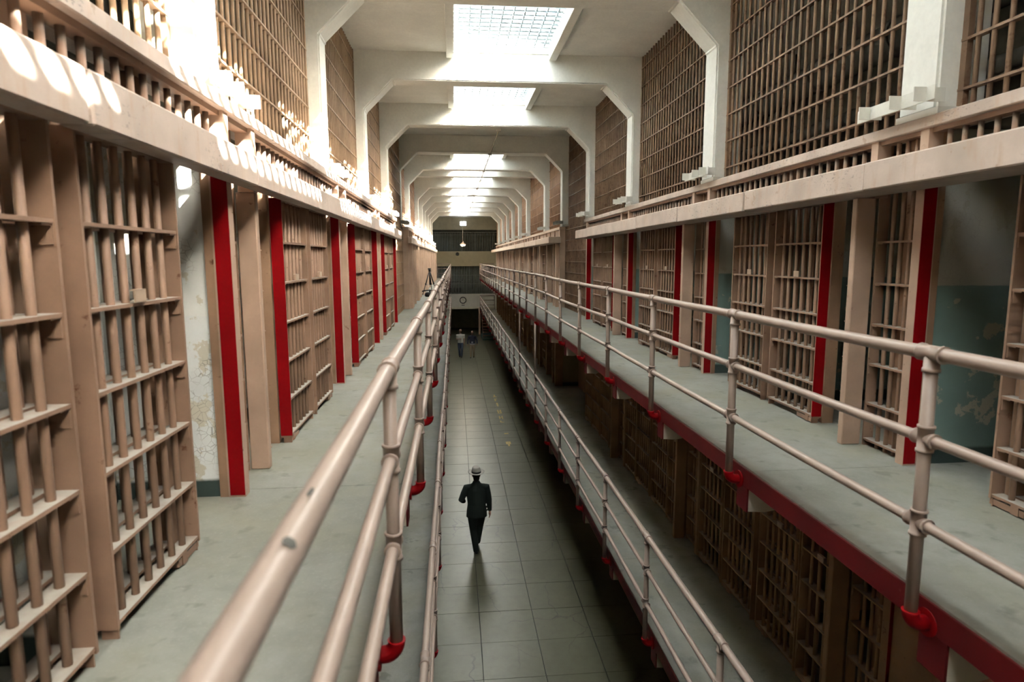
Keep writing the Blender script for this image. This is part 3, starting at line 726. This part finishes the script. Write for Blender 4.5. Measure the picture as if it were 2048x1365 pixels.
# ------------------------------------------------------------------ bar screens above the cells and in the gap
def screen(s, ya, yb, z0, z1, lab, mat, detail, group, x=None, corner=False):
    X = (COLX_R+0.16 if s > 0 else COLX_L-0.16) if x is None else x
    t = thing('bar_screen', lab, 'bar screen', (X, ya, z0), group)
    L = yb-ya; Hh = z1-z0
    nb = max(3, int(L/0.118)); nc = int(Hh/0.30)
    if detail:
        part('edge_strip', MB().box(-0.02, 0.02, 0.0, 0.045, 0, Hh), mat, t)
        part('edge_strip', MB().box(-0.02, 0.02, L-0.045, L, 0, Hh), mat, t)
        for k in range(nb): vbar(t, 0, 0.05+(L-0.1)*(k+0.5)/nb, 0, Hh, mat, 0.0155)
        for k in range(nc):
            z = 0.14+0.30*k
            ob('crossbar', cached(('scb', round(L, 2), mat), lambda: MB().box(-0.024, 0.024, 0, L, -0.008, 0.008).mesh('crossbar', mat)), t, (0, 0, z))
    else:
        part('edge_strip', MB().box(-0.02, 0.02, 0.0, 0.045, 0, Hh), mat, t)
        mb = MB()
        for k in range(nb): mb.tube([(0, 0.05+(L-0.1)*(k+0.5)/nb, 0), (0, 0.05+(L-0.1)*(k+0.5)/nb, Hh)], 0.0155, 6)
        stuff(part('bars', mb, mat, t))
        mb = MB()
        for k in range(nc): mb.box(-0.024, 0.024, 0, L, 0.13+0.30*k, 0.146+0.30*k)
        stuff(part('crossbars', mb, mat, t))
    return t
ZS = ZG2+HT+0.075
for (nm, s) in (('left', -1), ('right', 1)):
    n = 0
    fr = [y for y in FRAMES if abs(y-23.6) > 0.1]
    for i in range(len(fr)):
        ya = fr[i]+FRAME_W; yb = fr[i+1] if i+1 < len(fr) else 47.0
        if yb < 1: continue
        near = ya < 14.0
        tall = abs(fr[i]-14.2) < 0.1
        if tall:
            screen(s, 14.62, 18.1, ZG2, ZCEIL, 'tall rusty bar screen from walkway to ceiling between the %s blocks' % nm, 'screen' if s > 0 else 'screen_lit', True, 'bar screens', x=(FR+0.17 if s > 0 else FL-0.17)); n += 1
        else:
            mat = ('screen' if s > 0 else 'screen_lit') if ya < 14 else 'screen_far'
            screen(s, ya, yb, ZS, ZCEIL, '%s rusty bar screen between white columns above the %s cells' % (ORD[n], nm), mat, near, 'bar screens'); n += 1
# loft pipes behind the screens
for (x, z, r, nm, lab) in ((5.2, ZC+2.55, 0.20, 'duct_pipe', 'large lagged pipe behind the right bar screens'), (5.7, ZC+2.0, 0.09, 'duct_pipe', 'thin pipe low behind the right bar screens'), (-3.6, ZC+2.6, 0.16, 'duct_pipe', 'lagged pipe behind the left bar screens')):
    t = thing(nm, lab, 'pipe', (x, 0, z))
    part('pipe_run', MB().tube([(0, YB+0.3+0.9*q, 0) for q in range(58)], r, 16), 'pipe', t)
    for k in range(12): ob('joint_ring', cached(('jr', r), lambda: MB().tube([(0, -0.05, 0), (0, 0.05, 0)], r*1.12, 16).mesh('joint_ring', 'pipe')), t, (0, 0.8+1.6*k, 0))
    for k in range(12): ob('hanger', cached(('hg', r, round(z, 2)), lambda: MB().tube([(0, 0, r*0.9), (0, 0, ZCEIL-z)], 0.012, 6).mesh('hanger', 'pipe')), t, (0, 0.8+3.2*k, 0))

# egg-crate steel brackets at the column feet
def bracket(s, y, lab, grey=False):
    X = COLX_R if s > 0 else COLX_L; o = -s
    t = thing('column_bracket', lab, 'bracket', (X, y, ZS+0.0), 'steel brackets at the column feet')
    mat = 'bracketgrey' if grey else 'bracketw'
    zz = 0.09
    part('base_block', MB().box(o*0.0, -o*0.30, -0.02, FRAME_W+0.02, -0.002, 0.04), mat, t)
    part('long_plate', MB().box(o*0.10, o*0.108, -0.12, FRAME_W+0.28, zz-0.03, zz+0.055), mat, t)
    for yy in (-0.05, FRAME_W*0.5, FRAME_W+0.14):
        part('cross_plate', MB().box(o*-0.02 if yy < FRAME_W else o*0.02, o*0.19, yy, yy+0.008, zz-0.03, zz+0.055), mat, t)
    return t
n = 0
for y in FRAMES:
    if y < 3 or abs(y-23.6) < 0.1: continue
    for (nm, s) in (('left', -1), ('right', 1)):
        bracket(s, y, 'steel bracket at the foot of the %s %s white column' % (ORD[n], nm), grey=abs(y-17.65) < 0.1)
    n += 1

# ------------------------------------------------------------------ conduit and lamps
t = thing('ceiling_conduit', 'thin conduit running under the ceiling beams down the hall', 'conduit', (1.0, 14.5, ZC+2.86))
part('pipe_run', MB().tube([(0.05, 0, 0), (0, 14, -0.01), (-0.04, 28.6, 0)], 0.016, 8), 'conduit', t)
for y in (0.02, 3.3, 6.7, 9.2, 12.0, 15.2, 18.6, 22, 25.4): ob('clip', cached('clip', lambda: MB().box(-0.05, 0.05, -0.04, 0.04, -0.02, 0.03).mesh('clip', 'conduit')), t, (0.05-0.0031*y, y, 0.0))
def lamp(x, y, z, lab, top, lit):
    t = thing('pendant_lamp', lab, 'lamp', (x, y, z))
    top += 0.02
    pr = [(0.20, 0.0), (0.19, 0.03), (0.13, 0.09), (0.06, 0.12), (0.04, 0.2)]
    part('shade', MB().rings([(0, 0, h, r, r) for r, h in pr], 20, cap=False), 'white' if not lit else 'pinkpost', t)
    part('bulb_disc', MB().ball((0, 0, -0.02), 0.17, 0.17, 0.085) if lit else MB().rings([(0, 0, 0.01, 0.05, 0.05), (0, 0, 0.015, 0.165, 0.165), (0, 0, 0.03, 0.17, 0.17)], 20), 'glow' if lit else 'white', t)
    if lit:
        ld = bpy.data.lights.new('lamp_light', 'POINT'); ld.energy = 160; ld.color = (1.0, 0.82, 0.58); ld.shadow_soft_size = 0.12
        lo = bpy.data.objects.new('lamp_light', ld); COL.objects.link(lo); lo.parent = t; lo.location = (0, 0, -0.26)
    part('stem', MB().tube([(0, 0, 0.15), (0, 0, top)], 0.012, 8), 'conduit', t)
lamp(0.79, 26.47, ZC+2.60, 'unlit white enamel pendant lamp under the ceiling conduit', 0.28, False)
lamp(0.64, 43.9, ZC+0.97, 'lit warm pendant lamp hanging near the end wall', 2.36, True)

# ------------------------------------------------------------------ end wall
ew = thing('wall_end', 'cream end wall with barred gun gallery openings', 'wall', (0, YEND, ZC), kind='structure')
def ep(name, x0, x1, z0, z1, mat, y0=0.0, y1=0.25, bev=0): return part(name, MB().box(x0, x1, y0, y1, z0, z1), mat, ew, bevel=bev)
ep('upper_wall', XO_L, XO_R, 2.32, 3.45, 'endwall')
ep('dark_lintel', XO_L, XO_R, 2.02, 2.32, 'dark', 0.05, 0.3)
ep('cream_band', XO_L, XO_R, -0.42, 0.60, 'endband')
ep('ledge', XO_L, XO_R, -0.60, -0.42, 'endband', -0.06, 0.25)
ep('ledge', XO_L, XO_R, -3.06, -2.86, 'endwhite', -0.05, 0.25)
ep('white_band', XO_L, XO_R, -3.95, -3.06, 'endwhite')
ep('lintel', XO_L, XO_R, -4.1, -3.95, 'endwall', -0.05, 0.3)
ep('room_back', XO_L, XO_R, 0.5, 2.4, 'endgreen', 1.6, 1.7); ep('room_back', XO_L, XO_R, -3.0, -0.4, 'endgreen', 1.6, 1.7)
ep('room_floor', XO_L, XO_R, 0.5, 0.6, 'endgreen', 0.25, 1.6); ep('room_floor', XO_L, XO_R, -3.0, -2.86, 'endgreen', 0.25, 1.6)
ep('room_back', XO_L, XO_R, -ZC, -3.95, 'endwall', 5.0, 5.1)
ep('jamb_wall', XO_L, -0.72, -ZC, -3.95, 'pinkpost', 0.0, 0.3); ep('jamb_wall', 3.2, XO_R, -ZC, -3.95, 'endwall', 0.0, 0.3)
ep('sill_box', -0.72, -0.45, -ZC, -5.2, 'endwall', -0.15, 0.3)
ep('far_closure', XO_L, XO_R, -ZC, 3.45, 'loft', 6.0, 6.1)
ep('pipe_band', XO_L, XO_R, 2.10, 2.14, 'endbar', -0.04, 0.0); ep('pipe_band', XO_L, XO_R, 1.90, 1.93, 'endbar', -0.04, 0.0)
xs = [-1.7+0.135*k for k in range(38)]
for x in xs:
    ob('gallery_bar', cached('gb1', lambda: MB().tube([(0, 0.03, 0.58), (0, 0.03, 2.1)], 0.026, 6).mesh('gallery_bar', 'endbar')), ew, (x, 0, 0))
    ob('gallery_bar', cached('gb2', lambda: MB().tube([(0, 0.03, -2.88), (0, 0.03, -0.58)], 0.026, 6).mesh('gallery_bar', 'endbar')), ew, (x, 0, 0))
for z in (-1.35, -2.05): ep('gallery_crossbar', XO_L, XO_R, z, z+0.03, 'endbar', 0.01, 0.05)
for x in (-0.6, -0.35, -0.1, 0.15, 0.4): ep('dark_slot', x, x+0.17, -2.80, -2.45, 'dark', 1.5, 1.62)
part('room_pipe', MB().tube([(-0.9, 1.0, -1.9), (0.55, 1.0, -1.9), (0.75, 1.0, -1.7), (0.75, 1.0, -0.8)], 0.03, 8), 'dark', ew)
part('room_pipe', MB().tube([(1.5, 1.0, -2.5), (1.5, 1.0, -0.7)], 0.03, 8), 'dark', ew)
tag(part('end_post', MB().box(1.95, 2.10, YEND-0.35, YEND-0.2, 0, ZC-3.95), 'pinkpost', None), 'tan square post beside the stairs under the end wall', 'post')
wn = thing('window_1', 'small bright window high on the end wall', 'window', (0.56, YEND-0.02, ZC+2.66), kind='structure')
part('pane', MB().box(0, 0.46, 0, 0.01, 0, 0.32), 'daywin', wn); part('window_frame', MB().box(-0.05, 0.51, -0.01, 0.0, -0.06, 0.0), 'endwall', wn)
ck = thing('wall_clock', 'round black rimmed clock on the white band of the end wall', 'clock', (0.70, YEND-0.02, ZC-3.38))
part('rim', MB().tube([(0.245*math.cos(a), 0, 0.245*math.sin(a)) for a in [2*math.pi*q/28 for q in range(29)]], 0.035, 8, cap=False), 'black', ck)
part('dial', MB().tube([(0, 0.0, 0), (0, 0.015, 0)], 0.24, 28), 'endwhite', ck)
part('hand', MB().box(-0.008, 0.008, -0.012, -0.006, 0, 0.18), 'black', ck); part('hand', MB().box(0, 0.11, -0.012, -0.006, -0.008, 0.008), 'black', ck)
part('plaque', MB().box(-0.13, 0.13, 0, 0.012, -0.43, -0.38), 'black', ck)
sp = thing('wall_speaker', 'small round grey speaker on the cream band of the end wall', 'speaker', (0.30, YEND-0.02, ZC+0.38))
part('rim', MB().tube([(0.13*math.cos(a), 0, 0.13*math.sin(a)) for a in [2*math.pi*q/20 for q in range(21)]], 0.02, 6, cap=False), 'endgreen', sp)
part('cone', MB().tube([(0, 0, 0), (0, 0.015, 0)], 0.12, 20), 'pipe', sp)
# stairs beside the post
st = thing('staircase', 'dark stairs with green base at the far right of the hall floor', 'staircase', (2.12, 47.4, 0))
part('plinth', MB().box(0, 0.9, 0, 3.4, 0, 0.16), 'stairbase', st)
for k in range(9):
    part('tread', MB().box(0.05, 0.85, 0.25+0.3*k, 0.57+0.3*k, 0.16+0.2*k+0.15, 0.16+0.2*k+0.19), 'stair', st)
part('stringer', MB().prism([(0.2, 0.16), (0.35, 0.16), (3.05, 1.96), (2.9, 2.08)], 'x', 0.03, 0.06), 'stair', st)
part('stringer', MB().prism([(0.2, 0.16), (0.35, 0.16), (3.05, 1.96), (2.9, 2.08)], 'x', 0.84, 0.87), 'stair', st)

# ------------------------------------------------------------------ worn yellow stencil marks on the floor
ym = thing('floor_marking', 'worn yellow painted marks in a row on the hall floor', 'marking', (1.72, 19.6, 0.0))
def mark(x, y, rects):
    mb = MB()
    for (a, b, c, d) in rects: mb.box(x+a, x+b, y+c, y+d, 0.0005, 0.002)
    part('painted_mark', mb, 'yellow', ym)
mark(-0.05, 0.55, [(0, 0.16, 0.2, 0.5), (0.05, 0.11, 0.0, 0.2)])
mark(-0.02, 1.9, [(0, 0.15, 0.1, 0.22)])
mark(-0.04, 3.6, [(0, 0.05, 0, 0.25), (0.05, 0.15, 0.0, 0.06)])
mark(-0.04, 4.1, [(0, 0.04, 0, 0.5), (0.11, 0.15, 0, 0.5), (0.04, 0.11, 0.22, 0.3)])
mark(-0.04, 5.0, [(0, 0.16, 0, 0.1), (0, 0.05, 0.1, 0.6), (0.11, 0.16, 0.1, 0.6), (0.05, 0.11, 0.3, 0.4)])
mark(-0.02, 6.2, [(0.03, 0.10, 0, 0.7)])
mark(-0.02, 7.2, [(0.0, 0.06, 0, 0.5), (0.06, 0.12, 0.4, 0.5)])
mark(-0.04, 8.0, [(0, 0.15, 0, 0.12), (0.04, 0.1, 0.12, 0.5)])

# ------------------------------------------------------------------ tripod and bag on the upper left walkway
tr = thing('camera_tripod', 'black camera tripod standing on the upper left walkway', 'tripod', (-0.98, 25.4, ZG2))
top = Vector((0, 0, 0.92))
for (fx, fy) in ((-0.27, -1.0), (0.10, -0.62), (0.28, 0.55)):
    fx, fy = fx, fy*0.42
    a = top+Vector((fx*0.08, fy*0.08, -0.02)); m = Vector((fx*0.55, fy*0.55, 0.43)); b = Vector((fx, fy, 0.012))
    lg = part('leg', MB().tube([a, m], 0.022, 8), 'black', tr)
    part('lower_leg', MB().tube([m, b], 0.014, 8), 'black', lg); part('leg_lock', MB().tube([m+Vector((0, 0, 0.04)), m-Vector((0, 0, 0.03))], 0.03, 8), 'black', lg)
    part('spreader', MB().tube([m-Vector((0, 0, 0.03)), (0, 0, 0.40)], 0.008, 6), 'metal', tr)
part('centre_column', MB().tube([(0, 0, 0.38), (0, 0, 0.98)], 0.018, 8), 'black', tr)
part('head', MB().tube([(0, 0, 0.92), (0, 0, 1.0)], [0.05, 0.04], 10).box(-0.06, 0.06, -0.08, 0.08, 1.0, 1.06), 'black', tr)
part('pan_handle', MB().tube([(0, 0.05, 1.02), (0.05, 0.22, 0.93)], 0.012, 6), 'black', tr)
bgx = thing('camera_bag', 'small black camera bag on the upper left walkway beside the tripod', 'bag', (-0.93, 24.05, ZG2))
part('pouch', MB().rings([(0, 0, 0, 0.17, 0.12), (0, 0, 0.04, 0.20, 0.14), (0, 0, 0.12, 0.19, 0.13), (0, 0, 0.17, 0.13, 0.09)], 16), 'black', bgx)
part('strap', MB().tube([(-0.32, 0, 0.2), (-0.15, 0.02, 0.23), (0, 0, 0.25), (0.15, 0.02, 0.22), (0.3, 0, 0.19)], 0.022, 8), 'black', bgx)
part('strap_stem', MB().tube([(0, 0, 0.15), (0, 0, 0.26)], 0.03, 8), 'black', bgx)

# ------------------------------------------------------------------ people
def remesh(o, vox, sm=4):
    r = o.modifiers.new('remesh', 'REMESH'); r.mode = 'VOXEL'; r.voxel_size = vox; r.use_smooth_shade = True
    c = o.modifiers.new('smooth', 'SMOOTH'); c.iterations = sm; c.factor = 0.5
    return o
def hand(mb, wrist, direction, side, curl=0.35):
    """palm, four unequal fingers and a thumb leaving the side of the palm; side is +1 when the thumb points to +x"""
    d = Vector(direction).normalized(); fwd = Vector((0, 1, 0)); fwd = (fwd-d*fwd.dot(d)).normalized(); lat = d.cross(fwd)
    w0 = Vector(wrist); pc = w0+d*0.05
    mb.tube([w0, w0+d*0.02, w0+d*0.085], [0.023, 0.03, 0.028], 8)
    mb.tube([w0+d*0.03+fwd*0.02, w0+d*0.09+fwd*0.024], [0.019, 0.016], 8); mb.tube([w0+d*0.03-fwd*0.02, w0+d*0.085-fwd*0.022], [0.019, 0.016], 8)
    for i, (o_, ln) in enumerate(((0.032, 0.070), (0.011, 0.080), (-0.011, 0.075), (-0.031, 0.058))):
        b = w0+d*0.088+fwd*o_; k1 = b+d*ln*0.55+lat*side*ln*curl*0.25; k2 = k1+d*ln*0.42+lat*side*ln*curl*0.6
        mb.tube([b-d*0.015, b, k1, k2], [0.009, 0.0092, 0.0085, 0.007], 7)
    t0 = w0+d*0.03+fwd*0.025; t1 = t0+d*0.03+fwd*0.026+lat*side*0.01; t2 = t1+d*0.032+fwd*0.006
    mb.tube([t0, t1, t2], [0.013, 0.0105, 0.008], 7)
def person(lab, loc, rz, hip, legs, arms, top, trouser, sleeves, scale=1.0, hat=False, badge=False, jacket=False, phone=False, lean=0.0, curl=0.35):
    t = thing('person', lab, 'person', loc, rot=(0, 0, rz)); t.scale = (scale,)*3
    # continuous body
    mb = MB()
    mb.rings([(0, 0, 0.84, 0.13, 0.09), (0, 0, 0.95, 0.15, 0.10), (0, 0, 1.10, 0.135, 0.09), (0, 0, 1.28, 0.165, 0.10), (0, 0, 1.40, 0.16, 0.085), (0, 0, 1.46, 0.10, 0.06), (0, 0, 1.50, 0.055, 0.055), (0, 0.01, 1.58, 0.052, 0.055)], 18)
    mb.ball((0, 0.015, 1.665), 0.076, 0.097, 0.118)                               # head
    mb.ball((0, 0.085, 1.60), 0.042, 0.03, 0.035); mb.tube([(0, 0.10, 1.685), (0, 0.122, 1.645)], [0.010, 0.016], 8)   # chin, nose
    for sx in (-1, 1): mb.ball((sx*0.078, 0.01, 1.655), 0.010, 0.022, 0.032, 8, 6)  # ears
    for (sd, kn, an, toe) in legs:
        mb.tube([(sd*0.09, 0, 0.92), kn, an], [0.075, 0.052, 0.036], 10); mb.tube([an, toe], [0.035, 0.025], 8)
    for (sh, el, wr, hd, sd) in arms:
        mb.tube([(sh[0]*0.7, sh[1], sh[2]), sh, el, wr], [0.045, 0.045, 0.036, 0.026], 10); hand(mb, wr, hd, sd, curl)
    remesh(part('body', mb, 'skin', t), 0.0075, 2)
    # trousers
    mb = MB()
    mb.rings([(0, 0, 0.80, 0.16, 0.115), (0, 0, 0.90, 0.172, 0.12), (0, 0, 1.02, 0.15, 0.105)], 18)
    for (sd, kn, an, toe) in legs:
        a = Vector(an)+Vector((0, 0, -0.03)); kk = Vector(kn)
        mb.tube([(sd*0.085, 0, 0.90), (kk*0.4+Vector((sd*0.088, 0, 0.88))*0.6), kk, (kk+a)/2, a], [0.10, 0.098, 0.073, 0.066, 0.060], 14)
    remesh(part('trousers', mb, trouser, t), 0.010, 4)
    # shirt or jacket
    mb = MB()
    if jacket:
        mb.rings([(0, 0, 0.79, 0.215, 0.135), (0, 0, 0.92, 0.205, 0.138), (0, 0, 1.06, 0.185, 0.125), (0, 0, 1.22, 0.20, 0.13), (0, 0, 1.36, 0.205, 0.122), (0, 0, 1.44, 0.18, 0.10), (0, -0.005, 1.50, 0.085, 0.075), (0, 0, 1.545, 0.065, 0.068)], 22)
    else:
        mb.rings([(0, 0, 0.93, 0.18, 0.125), (0, 0, 1.05, 0.175, 0.12), (0, 0, 1.22, 0.185, 0.125), (0, 0, 1.36, 0.19, 0.115), (0, 0, 1.43, 0.16, 0.09), (0, 0, 1.48, 0.08, 0.07), (0, 0, 1.515, 0.062, 0.064)], 22)
    for (sh, el, wr, hd, sd) in arms:
        S, E_, W_ = Vector(sh), Vector(el), Vector(wr)
        if sleeves: mb.tube([(S.x*0.62, S.y, S.z-0.01), S+Vector((0, 0, -0.01)), (S+E_)/2, E_, (E_+W_)/2, W_-(W_-E_).normalized()*0.012], [0.075, 0.078, 0.068, 0.06, 0.053, 0.045], 14)
        else: mb.tube([(S.x*0.62, S.y, S.z-0.01), S, S*0.35+E_*0.65], [0.075, 0.073, 0.066], 14)
    remesh(part('jacket' if jacket else 'shirt', mb, top, t), 0.010, 4)
    for (sd, kn, an, toe) in legs:
        a, e = Vector(an), Vector(toe); dr = (e-a); dr.z = 0; dr = dr.normalized() if dr.length > 0 else Vector((0, 1, 0))
        heel = Vector((a.x, a.y, max(0.0, a.z-0.075)))-dr*0.05
        tip = Vector((e.x, e.y, max(0.0, e.z-0.03)))+dr*0.05
        mb = MB().tube([heel+Vector((0, 0, 0.035)), heel+dr*0.06+Vector((0, 0, 0.045)), (heel+tip)/2+Vector((0, 0, 0.04)), tip*0.8+heel*0.2+Vector((0, 0, 0.035)), tip+Vector((0, 0, 0.03))], [0.028, 0.042, 0.043, 0.044, 0.024], 10)
        mb.tube([a+Vector((0, 0, 0.02)), heel+dr*0.05+Vector((0, 0, 0.05))], [0.042, 0.042], 10)
        remesh(part('shoe', mb, 'shoe', t), 0.008, 3)
    # hair
    mb = MB(); mb.ball((0, -0.022, 1.70), 0.082, 0.085, 0.10, 16, 10)
    if hat: mb.ball((0, -0.035, 1.615), 0.066, 0.06, 0.07, 14, 8)
    remesh(part('hair', mb, 'hair', t), 0.009, 2)
    if hat:
        part('hat_crown', MB().rings([(0, 0.005, 1.715, 0.096, 0.116), (0, 0.005, 1.765, 0.092, 0.111), (0, 0.005, 1.815, 0.082, 0.102), (0, 0.005, 1.838, 0.068, 0.088), (0, 0.0, 1.832, 0.03, 0.06)], 28), 'hat', t)
        part('hat_band', MB().rings([(0, 0.005, 1.719, 0.0985, 0.1185), (0, 0.005, 1.757, 0.0955, 0.1145)], 28, cap=False), 'hatband', t)
        n = 32; mb = MB(); base = []
        for (rx, ry, dz) in ((0.09, 0.11, 0.0), (0.135, 0.158, -0.006), (0.165, 0.192, 0.008), (0.167, 0.194, 0.014), (0.135, 0.158, 0.003), (0.09, 0.11, 0.008)):
            base.append(len(mb.v))
            for q in range(n):
                th = 2*math.pi*q/n; up = 0.012*abs(math.cos(th))**2 if rx > 0.12 else 0
                mb.v.append((rx*math.cos(th), 0.005+ry*math.sin(th), 1.715+dz+up))
        for i in range(len(base)-1):
            for q in range(n): mb.f.append((base[i]+q, base[i]+(q+1) % n, base[i+1]+(q+1) % n, base[i+1]+q)); mb.sm.append(True)
        part('hat_brim', mb, 'hat', t)
    if badge:
        part('badge', MB().box(-0.05, 0.05, 0.128, 0.134, 0.98, 1.09), 'paper', t)
        part('shirt_tail', MB().rings([(0, 0, 0.90, 0.183, 0.128), (0, 0, 0.94, 0.183, 0.128)], 22, cap=False), 'paper', t)
    for sx in (-1, 1):
        part('eye', MB().ball((sx*0.032, 0.103, 1.672), 0.010, 0.006, 0.007, 8, 6), 'hair', t)
    part('mouth', MB().box(-0.024, 0.024, 0.108, 0.114, 1.612, 1.618), 'stair', t)
    return t
# man in the dark suit walking away
person('man in dark suit and grey brimmed hat walking away along the hall floor', (0.40, 12.62, 0), 0.03, 0,
       [(-1, (-0.075, 0.03, 0.49), (-0.02, -0.06, 0.085), (-0.03, 0.08, 0.03)), (1, (0.085, 0.22, 0.52), (0.03, 0.30, 0.12), (0.03, 0.44, 0.07))],
       [((-0.20, 0, 1.42), (-0.315, -0.05, 1.17), (-0.25, 0.16, 1.06), (0.1, 0.9, -0.3), 1), ((0.20, 0, 1.42), (0.255, -0.02, 1.14), (0.27, 0.02, 0.885), (0.02, 0.1, -1), -1)],
       'suit', 'suit', True, scale=1.03, hat=True, jacket=True)
person('person in grey short sleeved shirt and dark jeans walking near the end wall', (0.34, 39.4, 0), math.pi, 0,
       [(-1, (-0.085, 0.12, 0.50), (-0.06, 0.10, 0.085), (-0.06, 0.24, 0.03)), (1, (0.085, 0.02, 0.49), (0.06, -0.14, 0.10), (0.06, -0.02, 0.03))],
       [((-0.20, 0, 1.41), (-0.25, -0.04, 1.13), (-0.24, 0.08, 0.90), (0, 0.2, -1), -1), ((0.20, 0, 1.41), (0.25, -0.02, 1.14), (0.06, 0.20, 1.20), (-1, 0.3, 0.2), 1)],
       'polo', 'jeans', False, scale=1.0)
person('person in navy top with white badge and khaki trousers walking near the end wall', (1.08, 39.1, 0), math.pi-0.1, 0,
       [(-1, (-0.09, 0.04, 0.49), (-0.08, -0.12, 0.10), (-0.08, 0.0, 0.03)), (1, (0.10, 0.16, 0.50), (0.10, 0.16, 0.085), (0.10, 0.30, 0.03))],
       [((-0.20, 0, 1.41), (-0.30, -0.05, 1.15), (-0.33, 0.10, 0.93), (0, 0.3, -1), -1), ((0.20, 0, 1.41), (0.30, -0.04, 1.15), (0.31, 0.06, 0.90), (0, 0.2, -1), 1)],
       'navy', 'khaki', True, scale=0.96, badge=True)
